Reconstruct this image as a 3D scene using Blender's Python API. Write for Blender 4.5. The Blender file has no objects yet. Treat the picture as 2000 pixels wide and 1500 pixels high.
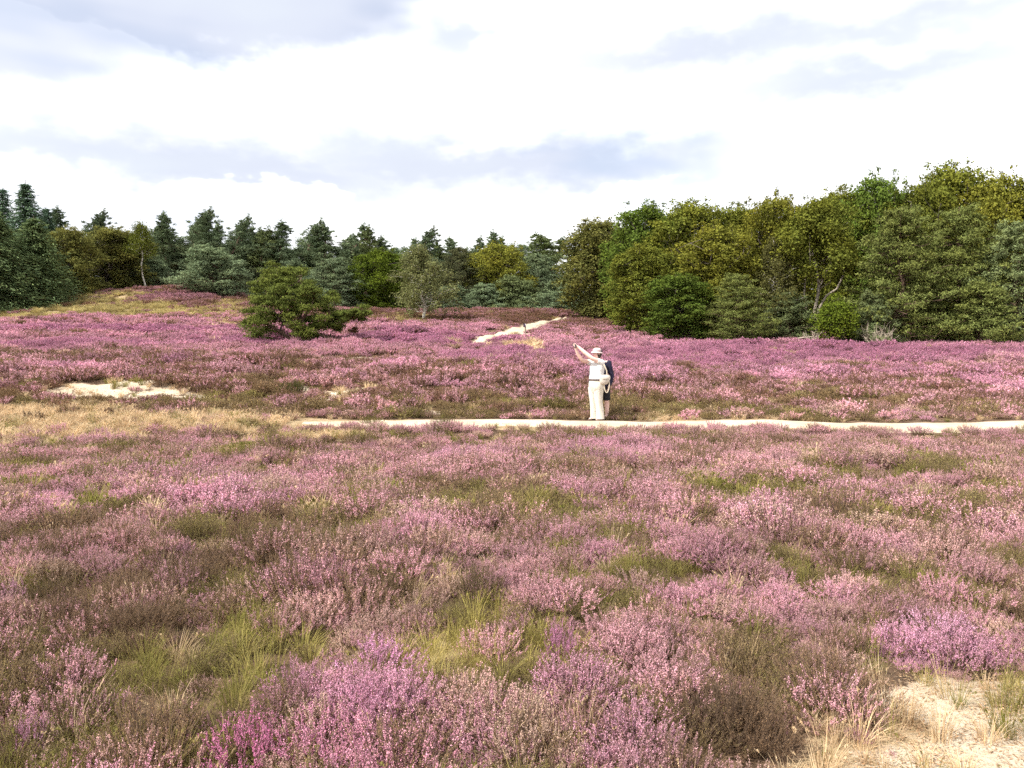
import bpy, math, random
import numpy as np
from mathutils import Vector

# ------------------------------------------------------------------ camera, sky, sun, exposure
sc = bpy.context.scene
COL = sc.collection
F, CX, CY = 1500.0, 1000.0, 750.0          # focal length and centre in photograph pixels (2000 x 1500)
EYE = 1.6
PITCH = math.atan(55.0 / 1500.0)           # camera looks a little down; horizon near row 695
cd = bpy.data.cameras.new('camera')
cam = bpy.data.objects.new('camera', cd); COL.objects.link(cam)
cd.sensor_width = 36.0; cd.lens = 36.0 * F / 2000.0
cd.clip_start = 0.05; cd.clip_end = 4000.0
cam.location = (0, 0, EYE)
cam.rotation_euler = (math.pi / 2 - PITCH, 0, 0)
sc.camera = cam

SUN_EL, SUN_AZ = math.radians(50), math.radians(-122)   # azimuth clockwise from +Y (north): left, a little behind the camera
sl = bpy.data.lights.new('sun', 'SUN'); sl.energy = 5.0; sl.angle = math.radians(0.6); sl.color = (1.0, 0.955, 0.88)
sun = bpy.data.objects.new('sun', sl); COL.objects.link(sun)
sdir = Vector((math.sin(SUN_AZ) * math.cos(SUN_EL), math.cos(SUN_AZ) * math.cos(SUN_EL), math.sin(SUN_EL)))
sun.rotation_euler = sdir.to_track_quat('Z', 'Y').to_euler()
sun.location = (-30, -20, 60)

sc.view_settings.view_transform = 'Standard'
sc.view_settings.look = 'None'
sc.view_settings.exposure = 0.70
sc.view_settings.gamma = 1.0
sc.view_settings.use_curve_mapping = False
sc.render.engine = 'CYCLES'
sc.cycles.max_bounces = 4
sc.cycles.diffuse_bounces = 2
sc.cycles.use_adaptive_sampling = True
sc.cycles.adaptive_threshold = 0.03
sc.cycles.transmission_bounces = 4
sc.cycles.use_denoising = False


class NT:
    """small helper for writing node trees as expressions"""
    def __init__(s, tree):
        s.t = tree; s.t.nodes.clear()
    def n(s, kind, **kw):
        x = s.t.nodes.new(kind)
        for k, v in kw.items(): setattr(x, k, v)
        return x
    def l(s, a, b): s.t.links.new(a, b)
    def put(s, sock, v):
        if isinstance(v, bpy.types.NodeSocket): s.l(v, sock)
        else: sock.default_value = v
    def m(s, op, a, b=0.0, c=0.0, clamp=False):
        x = s.n('ShaderNodeMath', operation=op); x.use_clamp = clamp
        s.put(x.inputs[0], a); s.put(x.inputs[1], b)
        if len(x.inputs) > 2: s.put(x.inputs[2], c)
        return x.outputs[0]
    def sstep(s, v, a, b, oa=0.0, ob=1.0):
        x = s.n('ShaderNodeMapRange', interpolation_type='SMOOTHSTEP')
        s.put(x.inputs['Value'], v)
        for k, q in (('From Min', a), ('From Max', b), ('To Min', oa), ('To Max', ob)): s.put(x.inputs[k], q)
        return x.outputs['Result']
    def mix(s, f, a, b, mode='MIX'):
        x = s.n('ShaderNodeMix', data_type='RGBA', blend_type=mode)
        x.clamp_factor = True
        s.put(x.inputs[0], f); s.put(x.inputs[6], a); s.put(x.inputs[7], b)
        return x.outputs[2]
    def noise(s, vec, scale, detail=4.0, rough=0.55, dist=0.0):
        x = s.n('ShaderNodeTexNoise')
        if vec is not None: s.l(vec, x.inputs['Vector'])
        x.inputs['Scale'].default_value = scale; x.inputs['Detail'].default_value = detail
        x.inputs['Roughness'].default_value = rough; x.inputs['Distortion'].default_value = dist
        return x.outputs['Fac']
    def mapping(s, vec, scale=(1, 1, 1), loc=(0, 0, 0)):
        x = s.n('ShaderNodeMapping'); s.l(vec, x.inputs['Vector'])
        x.inputs['Scale'].default_value = scale; x.inputs['Location'].default_value = loc
        return x.outputs['Vector']


def rgb(r, g, b): return (r, g, b, 1.0)


world = bpy.data.worlds.new('World'); sc.world = world; world.use_nodes = True
w = NT(world.node_tree)
sky = w.n('ShaderNodeTexSky', sky_type='NISHITA'); sky.sun_disc = False
sky.sun_elevation = SUN_EL; sky.sun_rotation = SUN_AZ
sky.air_density = 1.0; sky.dust_density = 1.5
tc = w.n('ShaderNodeTexCoord'); D = tc.outputs['Generated']
sep = w.n('ShaderNodeSeparateXYZ'); w.l(D, sep.inputs[0])
az = w.m('ARCTAN2', sep.outputs[0], sep.outputs[1])
el = w.m('ARCSINE', sep.outputs[2])
flat = w.mapping(D, (1.0, 1.0, 3.2))
n1 = w.noise(flat, 3.0, 3.0, 0.58)
n2 = w.noise(w.mapping(D, (1.0, 1.0, 2.4), (3.1, 1.7, 0.4)), 9.0, 3.0, 0.6)
n3 = w.noise(w.mapping(D, (1.0, 1.0, 1.6), (7.1, 4.7, 2.4)), 26.0, 3.0, 0.6)
wa = w.m('ADD', w.m('MULTIPLY', w.m('SUBTRACT', n1, 0.5), 0.34), w.m('MULTIPLY', w.m('SUBTRACT', n2, 0.5), 0.10))
we = w.m('ADD', w.m('MULTIPLY', w.m('SUBTRACT', n2, 0.5), 0.085), w.m('MULTIPLY', w.m('SUBTRACT', n3, 0.5), 0.035))
azw = w.m('ADD', az, wa); elw = w.m('ADD', el, we)


def px_az(px): return math.atan((px - CX) / F)
def px_el(px, py): return math.atan((695.0 - py) / math.hypot(F, px - CX))


# cloud bodies: (px, py, half width px, half height px, softness, strength) -> direction on the sky
def cloud(px, py, hw, hh, soft, strength):
    a0, e0 = px_az(px), px_el(px, py)
    u = w.m('DIVIDE', w.m('SUBTRACT', azw, a0), hw / F)
    v = w.m('DIVIDE', w.m('SUBTRACT', elw, e0), hh / F)
    d = w.m('SQRT', w.m('ADD', w.m('MULTIPLY', u, u), w.m('MULTIPLY', v, v)))
    return w.sstep(d, 1.0 - soft, 1.0 + soft, strength, 0.0)


grey = None
for c in [(300, -45, 430, 125, 0.22, 1.0), (-330, -60, 420, 150, 0.3, 0.9),
          (830, 70, 60, 45, 0.5, 0.7), (640, 60, 130, 40, 0.5, 0.6),
          (420, 325, 640, 66, 0.85, 1.0), (930, 325, 540, 58, 0.8, 1.0), (1400, 335, 330, 30, 0.9, 0.6), (520, 262, 130, 26, 0.8, 0.6),
          (1450, 95, 480, 46, 0.95, 1.0), (1780, 50, 460, 42, 0.95, 0.95), (1750, 150, 360, 42, 0.95, 1.0), (1300, 20, 300, 26, 0.9, 0.6),
          (200, 385, 330, 60, 0.8, 0.7)]:
    g = cloud(*c)
    grey = g if grey is None else w.m('MAXIMUM', grey, g)
# the same kind of grey patches everywhere in the sky
gen = w.m('MULTIPLY', w.sstep(n1, 0.52, 0.72), w.sstep(el, 0.42, 0.7))
grey = w.m('MAXIMUM', grey, gen)
# bright cumulus tops low over the woods
white = None
for c in [(1190, 412, 190, 48, 0.12, 1.0), (930, 440, 250, 52, 0.12, 1.0), (540, 390, 190, 22, 0.35, 0.8), (1450, 425, 260, 48, 0.12, 1.0),
          (690, 455, 110, 40, 0.15, 0.9), (60, 370, 150, 34, 0.5, 0.7)]:
    g = cloud(*c)
    white = g if white is None else w.m('MAXIMUM', white, g)
grey = w.m('MULTIPLY', grey, w.m('SUBTRACT', 1.0, white))
shade = w.m('ADD', w.m('MULTIPLY', w.m('SUBTRACT', n2, 0.5), 0.25), 1.0)
greyc = w.mix(w.sstep(n1, 0.35, 0.7), rgb(0.485, 0.515, 0.605), rgb(0.53, 0.565, 0.62))
base = w.mix(w.sstep(n2, 0.3, 0.7), rgb(0.92, 0.94, 0.97), rgb(1.05, 1.04, 1.03))
cl = w.mix(grey, base, greyc)
veil = w.m('MULTIPLY', w.sstep(n1, 0.46, 0.3), 0.25)          # thin places let the blue through
bgsky = w.n('ShaderNodeBackground'); w.l(sky.outputs[0], bgsky.inputs['Color']); bgsky.inputs['Strength'].default_value = 0.12
bgcl = w.n('ShaderNodeBackground'); w.l(cl, bgcl.inputs['Color']); bgcl.inputs['Strength'].default_value = 1.0
mx = w.n('ShaderNodeMixShader')
w.l(w.m('SUBTRACT', 0.97, veil), mx.inputs[0]); w.l(bgsky.outputs[0], mx.inputs[1]); w.l(bgcl.outputs[0], mx.inputs[2])
wo = w.n('ShaderNodeOutputWorld'); w.l(mx.outputs[0], wo.inputs['Surface'])
world.cycles.sampling_method = 'NONE'

# ------------------------------------------------------------------ helpers
rng = np.random.default_rng(11)


def unit(v): return v / np.maximum(np.linalg.norm(v, axis=-1, keepdims=True), 1e-9)


class Geo:
    """collects vertices and faces; build() links them as one mesh"""
    def __init__(s): s.v = []; s.f = []; s.n = 0
    def add(s, verts, faces, mat=0):
        verts = np.asarray(verts, float).reshape(-1, 3); faces = np.asarray(faces, np.int64)
        s.v.append(verts); s.f.append((faces + s.n, mat)); s.n += len(verts)
    def tube(s, pts, rad, sides=6, mat=0, cap=True):
        pts = np.asarray(pts, float); rad = np.broadcast_to(np.asarray(rad, float), (len(pts),))
        t = unit(np.gradient(pts, axis=0))
        up = np.array([0.0, 0.0, 1.0]) if abs(t[:, 2]).mean() < 0.9 else np.array([1.0, 0.0, 0.0])
        a = unit(np.cross(t, up)); b = np.cross(t, a)
        an = np.linspace(0, 2 * np.pi, sides, endpoint=False)
        ring = pts[:, None] + rad[:, None, None] * (np.cos(an)[None, :, None] * a[:, None] + np.sin(an)[None, :, None] * b[:, None])
        k = len(pts); i = np.arange(k - 1)[:, None] * sides; j = np.arange(sides)[None]; j2 = (j + 1) % sides
        q = np.stack([i + j, i + j2, i + sides + j2, i + sides + j], -1).reshape(-1, 4)
        s.add(ring.reshape(-1, 3), q, mat)
        if cap:
            s.add(ring[-1], [list(range(sides))], mat); s.add(ring[0], [list(range(sides))[::-1]], mat)
    def ellipse_loft(s, rings, sides=20, mat=0, close=True):
        """rings: (centre, rx, ry, rotation) stacked along z"""
        an = np.linspace(0, 2 * np.pi, sides, endpoint=False); out = []
        for (c, rx, ry, ro) in rings:
            x, y = rx * np.cos(an), ry * np.sin(an)
            out.append(np.stack([c[0] + x * math.cos(ro) - y * math.sin(ro), c[1] + x * math.sin(ro) + y * math.cos(ro), np.full(sides, c[2])], 1))
        k = len(out); i = np.arange(k - 1)[:, None] * sides; j = np.arange(sides)[None]; j2 = (j + 1) % sides
        q = np.stack([i + j, i + j2, i + sides + j2, i + sides + j], -1).reshape(-1, 4)
        s.add(np.concatenate(out), q, mat)
        if close: s.add(out[0], [list(range(sides))[::-1]], mat); s.add(out[-1], [list(range(sides))], mat)
    def kites(s, c, d, nrm, length, width, mat=0):
        """leaf shaped four-point faces: centre, long axis, normal"""
        d = unit(d); sd = unit(np.cross(d, nrm)); L = np.asarray(length).reshape(-1, 1); W = np.asarray(width).reshape(-1, 1)
        v = np.stack([c - d * L * 0.5, c + sd * W * 0.5, c + d * L * 0.5, c - sd * W * 0.5], 1)
        s.add(v.reshape(-1, 3), np.arange(len(c) * 4).reshape(-1, 4), mat)
    def box(s, c, h, mat=0, rz=0.0):
        v = np.array([[x, y, z] for x in (-1, 1) for y in (-1, 1) for z in (-1, 1)], float) * h
        cs, sn = math.cos(rz), math.sin(rz)
        v = np.stack([v[:, 0] * cs - v[:, 1] * sn, v[:, 0] * sn + v[:, 1] * cs, v[:, 2]], 1) + c
        s.add(v, [[0, 1, 3, 2], [4, 6, 7, 5], [0, 4, 5, 1], [2, 3, 7, 6], [0, 2, 6, 4], [1, 5, 7, 3]], mat)
    def mesh(s, name, mats, smooth=False):
        me = bpy.data.meshes.new(name)
        V = np.concatenate(s.v)
        me.vertices.add(len(V)); me.vertices.foreach_set('co', V.ravel())
        lv = np.concatenate([f.ravel() for f, _ in s.f]); cnt = np.concatenate([np.full(len(f), f.shape[1]) for f, _ in s.f])
        mi = np.concatenate([np.full(len(f), m) for f, m in s.f])
        me.loops.add(len(lv)); me.loops.foreach_set('vertex_index', lv.astype(np.int32))
        me.polygons.add(len(cnt)); st = np.concatenate([[0], np.cumsum(cnt)[:-1]])
        me.polygons.foreach_set('loop_start', st.astype(np.int32))
        me.polygons.foreach_set('material_index', mi.astype(np.int32))
        me.polygons.foreach_set('use_smooth', np.full(len(cnt), smooth))
        for m in mats: me.materials.append(m)
        me.update(calc_edges=True); me.validate()
        return me
    def build(s, name, mats, parent=None, smooth=False):
        return link(name, s.mesh(name, mats if isinstance(mats, (list, tuple)) else [mats], smooth), parent)


def link(name, me, parent=None):
    o = bpy.data.objects.new(name, me); COL.objects.link(o)
    if parent is not None: o.parent = parent
    return o


def tag(o, label=None, cat=None, group=None, kind=None):
    if label: o['label'] = label
    if cat: o['category'] = cat
    if group: o['group'] = group
    if kind: o['kind'] = kind
    return o


def empty(name, loc, rz=0.0, scale=(1, 1, 1)):
    o = bpy.data.objects.new(name, None); COL.objects.link(o)
    o.location = loc; o.rotation_euler = (0, 0, rz); o.scale = scale; o.empty_display_size = 0.2
    return o


# value noise on numpy arrays
_tab = np.random.default_rng(5).random((256, 256))
def vnoise(x, y, seed=0):
    x = np.asarray(x, float) + seed * 17.31; y = np.asarray(y, float) + seed * 9.77
    xi = np.floor(x).astype(int); yi = np.floor(y).astype(int); fx = x - xi; fy = y - yi
    fx = fx * fx * (3 - 2 * fx); fy = fy * fy * (3 - 2 * fy)
    g = lambda a, b: _tab[(xi + a) & 255, (yi + b) & 255]
    return (g(0, 0) * (1 - fx) + g(1, 0) * fx) * (1 - fy) + (g(0, 1) * (1 - fx) + g(1, 1) * fx) * fy
def fbm(x, y, seed=0, octv=4, gain=0.5):
    a, s, t = 1.0, 0.0, 0.0
    for k in range(octv):
        s = s + a * vnoise(np.asarray(x) * 2 ** k, np.asarray(y) * 2 ** k, seed + k * 3); t += a; a *= gain
    return s / t
def smooth(v, a, b):
    t = np.clip((v - a) / (b - a), 0, 1); return t * t * (3 - 2 * t)


# ------------------------------------------------------------------ terrain
def height_of(px, py, d):          # world height of the point seen at (px, py) when it stands d metres ahead
    fz, fy = -math.sin(PITCH), math.cos(PITCH)
    k = (py - CY) / F
    dy = fy - k * math.sin(PITCH); dz = fz - k * math.cos(PITCH)
    return EYE + dz / dy * d
def x_of(px, py, d):
    k = (py - CY) / F
    return (px - CX) / F / (math.cos(PITCH) - k * math.sin(PITCH)) * d


ctrl = []
for yy in (-60, -25, -8, 0, 4, 8):
    for xx in (-60, -30, -12, 0, 12, 30, 60): ctrl.append((xx, yy, 0.0))
for yy, zz in ((11.5, -0.12), (14.4, -0.24), (15.7, -0.12)):
    for xx in (-60, -30, -12, -6, 0, 6, 12, 30, 60): ctrl.append((xx, yy, zz))
for xx in (-60, -30, -12, -6, 0, 6, 12, 30, 60):
    ctrl.append((xx, 16.6, 0.08)); ctrl.append((xx, 18.1, 0.12))
for px, py, d in [
        (50, 795, 19.5), (300, 795, 19.5), (500, 800, 19.6), (800, 800, 19.8), (1100, 803, 20), (1500, 806, 20), (2000, 812, 20), (2400, 812, 20),
        (-300, 770, 22), (50, 770, 21.5), (200, 782, 21), (200, 746, 22.6), (340, 750, 22.6), (500, 765, 22), (800, 772, 22), (1100, 780, 22), (1600, 783, 22), (2100, 786, 22),
        (0, 740, 25), (300, 728, 26), (500, 738, 25), (800, 745, 25), (1100, 752, 25), (1600, 758, 25.5), (2100, 760, 25.5),
        (0, 712, 30), (400, 708, 30), (800, 718, 30), (1200, 728, 30), (1600, 732, 30), (2100, 735, 30),
        (-200, 692, 37), (300, 690, 37), (700, 695, 37), (1100, 704, 37), (1600, 708, 37), (2200, 712, 37),
        (-200, 664, 47), (200, 664, 47), (580, 672, 45), (900, 675, 46), (1200, 680, 46), (1600, 684, 46), (2200, 690, 45),
        (0, 642, 56), (300, 640, 56), (600, 652, 54), (800, 648, 56), (1020, 655, 57), (1200, 660, 56), (1600, 668, 54), (2300, 674, 54),
        (0, 625, 64), (250, 618, 65), (480, 622, 65), (700, 632, 65), (850, 632, 68), (1050, 640, 66), (1200, 648, 62),
        (0, 607, 72), (150, 597, 73), (300, 590, 74), (480, 600, 73), (640, 612, 73), (800, 616, 75), (1090, 625, 76), (1200, 634, 72),
        (-300, 610, 76), (60, 598, 76), (200, 575, 81), (300, 565, 84), (380, 564, 84), (450, 578, 82), (510, 592, 81), (640, 606, 82), (850, 609, 83), (1000, 610, 83), (1130, 614, 83),
        (1300, 640, 80), (1700, 650, 80), (2400, 655, 80)]:
    ctrl.append((x_of(px, py, d), d, height_of(px, py, d)))
for xx, zz in ((-110, 6.5), (-70, 7.5), (-40, 8.2), (-20, 6.0), (0, 5.6), (30, 5.0), (70, 4.6), (120, 4.5)):
    ctrl.append((xx, 98, zz)); ctrl.append((xx * 1.2, 130, zz * 0.5 + 3.0))
for xx in (-300, -120, 0, 120, 300):
    ctrl.append((xx, 220, 6.0)); ctrl.append((xx * 2, 700, 6.0))
ctrl += [(-250, 0, 0), (250, 0, 0), (-250, 60, 3), (250, 60, 3), (0, -300, 0), (-300, -300, 0), (300, -300, 0)]
ctrl = np.array(ctrl, float)


def _phi(dx, dy): return np.sqrt(dx * dx + dy * dy + 0.6)
_A = _phi(ctrl[:, 0][:, None] - ctrl[:, 0][None], ctrl[:, 1][:, None] - ctrl[:, 1][None])
_n = len(ctrl)
_M = np.zeros((_n + 1, _n + 1)); _M[:_n, :_n] = _A - np.eye(_n) * 0.12; _M[:_n, _n] = 1; _M[_n, :_n] = 1
_sol = np.linalg.solve(_M, np.concatenate([ctrl[:, 2], [0]]))


def terrain(x, y):
    x = np.asarray(x, float); y = np.asarray(y, float); sh = x.shape; xf, yf = x.ravel(), y.ravel()
    z = np.full(xf.shape, _sol[_n])
    for a in range(0, len(xf), 40000):
        sl_ = slice(a, a + 40000)
        z[sl_] += _phi(xf[sl_][:, None] - ctrl[:, 0], yf[sl_][:, None] - ctrl[:, 1]) @ _sol[:_n]
    path = np.exp(-((yf - path_y(xf)) / 1.6) ** 2)
    bump = (fbm(xf / 2.3, yf / 2.3, 3, 3) - 0.5) * (0.30 + 0.3 * smooth(yf, 19, 26)) + (fbm(xf / 0.8, yf / 0.8, 13, 2) - 0.5) * 0.16 * smooth(yf, 2.5, 5) + (fbm(xf / 0.6, yf / 0.6, 9, 2) - 0.5) * 0.05
    z += bump * (1 - 0.9 * path) * smooth(yf, 0.5, 4.0)
    return z.reshape(sh)


def path_y(x):      # centre line of the footpath that crosses the heath
    x = np.asarray(x, float)
    return 17.38 - 0.042 * np.clip(x, -30, 30) - 0.0006 * np.clip(x, 0, 30) ** 2 + 0.12 * np.sin(x * 0.5)
PATH_W = 0.66
PATH_X0 = -4.75      # the path is overgrown by grass further left

_ys = np.concatenate([np.linspace(0.4, 120, 1400)])
def ground_at(px, py, lift=0.0):
    """world point of the ground (plus lift) seen at photograph pixel"""
    k = (py - CY) / F
    dy = math.cos(PITCH) - k * math.sin(PITCH); dz = -math.sin(PITCH) - k * math.cos(PITCH)
    xs = (px - CX) / F / dy * _ys; zs = EYE + dz / dy * _ys
    g = terrain(xs, _ys) + lift - zs
    i = np.argmax(g > 0)
    if not (g > 0).any(): i = len(_ys) - 1
    return np.array([xs[i], _ys[i], zs[i] - lift])


class Blob:
    def __init__(s, px, py, rx, ry, lift=0.22):
        c = ground_at(px, py, lift); s.x, s.y = c[0], c[1]
        a = ground_at(px, py + ry, lift)[1]; b = ground_at(px, py - ry, lift)[1]
        s.rx = rx / F * c[1]; s.ry = max((b - a) * 0.5, 0.12)
    def __call__(s, x, y, wob=0.5):
        x = np.asarray(x, float); y = np.asarray(y, float); out = np.zeros(x.shape)
        i = (np.abs(x - s.x) < 1.7 * s.rx) & (np.abs(y - s.y) < 1.7 * s.ry)
        if i.any():
            xs, ys = x[i], y[i]
            nx = (fbm(xs / (s.rx * 0.7 + .1), ys / (s.ry * 0.7 + .1), 21, 3) - 0.5) * 2 * wob
            out[i] = 1 - smooth(np.sqrt(((xs - s.x) / s.rx) ** 2 + ((ys - s.y) / s.ry) ** 2) + nx, 0.6, 1.25)
        return out


def field(blobs, x, y):
    r = np.zeros(np.shape(x))
    for b in blobs: r = np.maximum(r, b[1] * b[0](x, y))
    return r


def BL(lst): return [(Blob(*b[:4]), b[4]) for b in lst]


SAND = [(Blob(*b[:4], 0.0), b[4]) for b in [
    (1930, 1400, 240, 56, 1.0), (1790, 1380, 110, 30, 0.85), (1990, 1470, 260, 36, 0.62), (1760, 1490, 150, 22, 0.5), (2080, 1370, 260, 75, 1.0), (1880, 1350, 120, 34, 0.9), (1950, 1620, 330, 160, 1.0), (2250, 1600, 300, 200, 0.9), (1720, 1560, 160, 60, 0.55),
    (150, 768, 95, 19, 0.85), (225, 762, 76, 16, 0.95), (325, 764, 34, 9, 0.72), (100, 778, 60, 9, 0.6), (255, 750, 50, 7, 0.85), (180, 782, 90, 8, 0.6), (330, 778, 60, 8, 0.55), (640, 775, 70, 10, 0.6), (720, 768, 50, 9, 0.55), (285, 782, 90, 11, 0.56), (420, 780, 60, 8, 0.5),
    (480, 800, 90, 8, 0.5), (620, 772, 60, 14, 0.55), (690, 765, 40, 14, 0.5), (650, 785, 70, 7, 0.6), (570, 790, 80, 6, 0.5),
    (90, 700, 30, 3, 0.3), (265, 727, 22, 5, 0.8), (1010, 800, 40, 4, 0.6),
    (1028, 658, 16, 7, 0.7), (860, 806, 120, 4, 0.6), (950, 790, 50, 5, 0.5)]]
TAN = BL([(730, 690, 60, 6, 1.0), (650, 692, 100, 6, 0.7), (470, 628, 80, 5, 0.5), (600, 700, 120, 8, 0.35), (640, 632, 60, 5, 0.4)])
GRASS = BL([(60, 810, 200, 34, 1.0), (230, 820, 170, 24, 1.0), (370, 805, 180, 18, 1.0), (480, 812, 130, 12, 1.0), (40, 850, 70, 16, 0.9), (600, 806, 120, 8, 0.9), (-200, 810, 250, 40, 1.0),
            (760, 808, 100, 6, 0.8), (1000, 809, 260, 6, 0.9), (1500, 812, 400, 9, 0.75), (1330, 800, 90, 10, 0.8), (1500, 803, 130, 9, 0.7), (1900, 818, 300, 8, 0.6), (1400, 806, 60, 8, 0.9),
            (640, 832, 120, 9, 0.9), (480, 850, 60, 10, 0.6),
            (220, 603, 240, 14, 1.0), (60, 612, 130, 9, 1.0), (430, 606, 120, 12, 0.7), (150, 592, 120, 16, 1.0), (200, 580, 100, 9, 0.9), (480, 618, 60, 10, 0.6), (480, 590, 50, 12, 0.8),
            (790, 622, 100, 10, 0.6), (1040, 664, 24, 8, 1.0), (980, 670, 40, 6, 0.7), (940, 676, 40, 4, 0.5),
            (1700, 1350, 150, 55, 0.8), (1850, 1335, 220, 40, 0.6), (1650, 1460, 120, 60, 0.7), (1800, 1450, 90, 40, 0.6), (2000, 1320, 180, 24, 0.7),
            (870, 1215, 120, 30, 0.85), (470, 862, 50, 14, 0.7), (620, 1060, 60, 20, 0.25), (900, 1245, 160, 14, 0.6), (1560, 1490, 90, 30, 0.6), (1640, 1600, 260, 110, 0.95), (1450, 1640, 160, 90, 0.6), (1700, 1420, 120, 50, 0.85)])
GREEN = BL([(240, 1235, 170, 45, 0.95), (60, 1110, 70, 38, 1.0), (430, 1118, 120, 32, 0.95), (330, 1290, 130, 30, 0.9), (150, 1390, 170, 65, 0.75), (30, 1260, 80, 40, 0.7),
            (1070, 1465, 180, 42, 1.0), (990, 1180, 90, 26, 0.9), (935, 1145, 75, 38, 0.85), (905, 952, 55, 34, 0.95), (1080, 968, 130, 40, 0.8), (1430, 935, 90, 32, 0.95),
            (1590, 945, 70, 36, 0.9), (1540, 1065, 60, 40, 0.75), (1665, 1215, 34, 26, 1.0), (465, 862, 60, 22, 1.0), (1760, 1118, 48, 22, 0.75),
            (1140, 1095, 60, 28, 0.8), (1700, 930, 60, 30, 0.5), (1960, 930, 50, 24, 0.75), (1960, 1045, 70, 36, 0.7), (690, 990, 90, 30, 0.45), (590, 1210, 60, 40, 0.8), (500, 1400, 50, 26, 0.9),
            (700, 1130, 60, 30, 0.55), (1230, 1000, 60, 24, 0.7), (1900, 1100, 60, 20, 0.4), (740, 840, 80, 14, 0.8), (860, 838, 70, 12, 0.9), (560, 845, 80, 14, 0.7), (1300, 848, 90, 12, 0.5),
            (80, 862, 50, 14, 0.8), (1390, 1160, 120, 28, 0.5), (1740, 1440, 110, 40, 0.7), (1460, 1225, 40, 26, 0.6),
            (1290, 790, 70, 12, 0.7), (1480, 788, 80, 9, 0.7), (1600, 805, 60, 6, 0.6), (1200, 780, 60, 12, 0.6), (1640, 760, 60, 10, 0.5), (780, 800, 60, 12, 0.6), (1860, 815, 200, 5, 0.6), (430, 772, 60, 14, 0.7),
            (840, 722, 40, 5, 0.4), (530, 730, 40, 5, 0.4)])
DARK = BL([(205, 985, 55, 26, 1.0), (290, 985, 60, 22, 0.6), (420, 1075, 110, 45, 0.7), (200, 1165, 110, 26, 0.7), (570, 985, 60, 26, 0.5), (1660, 988, 50, 12, 1.0), (1720, 985, 40, 10, 0.8),
           (770, 1370, 70, 30, 0.8), (330, 1370, 60, 26, 0.6), (1740, 1260, 60, 40, 0.8), (1400, 1390, 130, 65, 0.75), (1160, 1330, 70, 40, 0.7), (950, 1170, 70, 20, 0.6), (1570, 1150, 50, 30, 0.5),
           (120, 690, 180, 14, 0.8), (330, 705, 160, 12, 0.5), (600, 710, 160, 14, 0.7), (100, 735, 140, 12, 0.7), (300, 735, 120, 9, 0.6), (720, 735, 120, 14, 0.4), (1000, 748, 80, 18, 0.9), (840, 765, 130, 16, 0.7),
           (560, 757, 60, 16, 0.8), (450, 750, 70, 16, 0.6), (1240, 745, 110, 18, 0.55), (1600, 755, 90, 16, 0.45), (1430, 748, 60, 8, 0.5), (1080, 765, 120, 16, 0.6), (1350, 775, 140, 12, 0.5), (1850, 775, 150, 14, 0.4), (1700, 780, 160, 10, 0.4),
           (850, 622, 260, 8, 0.7), (1160, 640, 80, 16, 0.45), (1040, 617, 90, 5, 0.6), (700, 700, 90, 10, 0.5), (60, 660, 60, 4, 0.3), (1880, 1160, 80, 30, 0.45), (1950, 1270, 60, 22, 0.5), (1500, 715, 40, 4, 0.4), (1850, 715, 50, 4, 0.5)])
LILAC = BL([(740, 1300, 125, 62, 1.0), (560, 1310, 70, 50, 0.6), (480, 1475, 150, 55, 1.0), (1850, 1225, 190, 50, 0.95), (60, 1460, 70, 50, 0.8), (1090, 1268, 60, 36, 0.8), (700, 1420, 60, 50, 0.8),
            (900, 880, 100, 26, 0.8), (1560, 1110, 150, 26, 0.6), (1320, 1120, 120, 40, 0.5), (200, 940, 120, 26, 0.6), (480, 940, 120, 30, 0.5), (780, 990, 70, 26, 0.7), (30, 1130, 50, 24, 0.9), (1220, 860, 100, 16, 0.5), (1130, 875, 60, 20, 0.6),
            (480, 1190, 70, 40, 0.7), (500, 1250, 60, 40, 0.6), (1240, 1390, 60, 40, 0.5), (600, 1390, 60, 40, 0.5), (880, 1430, 80, 40, 0.5), (1500, 985, 110, 26, 0.4), (1200, 1010, 110, 30, 0.45), (400, 1045, 90, 24, 0.4),
            (1650, 688, 480, 18, 1.0), (1350, 690, 200, 16, 1.0), (1050, 694, 200, 20, 0.9), (850, 660, 160, 16, 0.95), (300, 645, 330, 9, 0.9), (150, 668, 200, 7, 0.7), (450, 665, 100, 9, 0.8), (1750, 728, 250, 12, 0.75), (1500, 725, 140, 9, 0.7), (1960, 740, 90, 18, 0.7),
            (460, 712, 90, 8, 0.9), (320, 700, 90, 6, 0.6), (120, 715, 120, 6, 0.6), (640, 735, 90, 6, 0.6), (900, 740, 120, 7, 0.6), (1800, 798, 40, 10, 0.8), (1200, 720, 140, 14, 0.8), (780, 710, 90, 6, 0.6), (330, 572, 80, 7, 0.4), (1000, 690, 120, 10, 0.9)])


def near_path(x, y):
    return np.where(np.asarray(x) > PATH_X0 - 0.3, np.abs(np.asarray(y) - path_y(x)), 9.0)


HILL_PATH = None      # list of (x, y, half width), set below
def hill_path_dist(x, y):
    d = np.full(np.shape(x), 99.0)
    for (x0, y0, w0), (x1, y1, w1) in zip(HILL_PATH[:-1], HILL_PATH[1:]):
        dx, dy = x1 - x0, y1 - y0; t = np.clip(((x - x0) * dx + (y - y0) * dy) / (dx * dx + dy * dy), 0, 1)
        d = np.minimum(d, np.hypot(x - x0 - t * dx, y - y0 - t * dy) - (w0 + t * (w1 - w0)))
    return d


HILL_PATH = []
for px, py, hw in [(905, 673, 0.22), (940, 665, 0.38), (975, 656, 0.6), (1010, 645, 0.75), (1040, 635, 0.6), (1065, 628, 0.4), (1090, 623, 0.28), (1105, 620, 0.2)]:
    c = ground_at(px, py, 0.05); HILL_PATH.append((c[0], c[1], hw))


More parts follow.
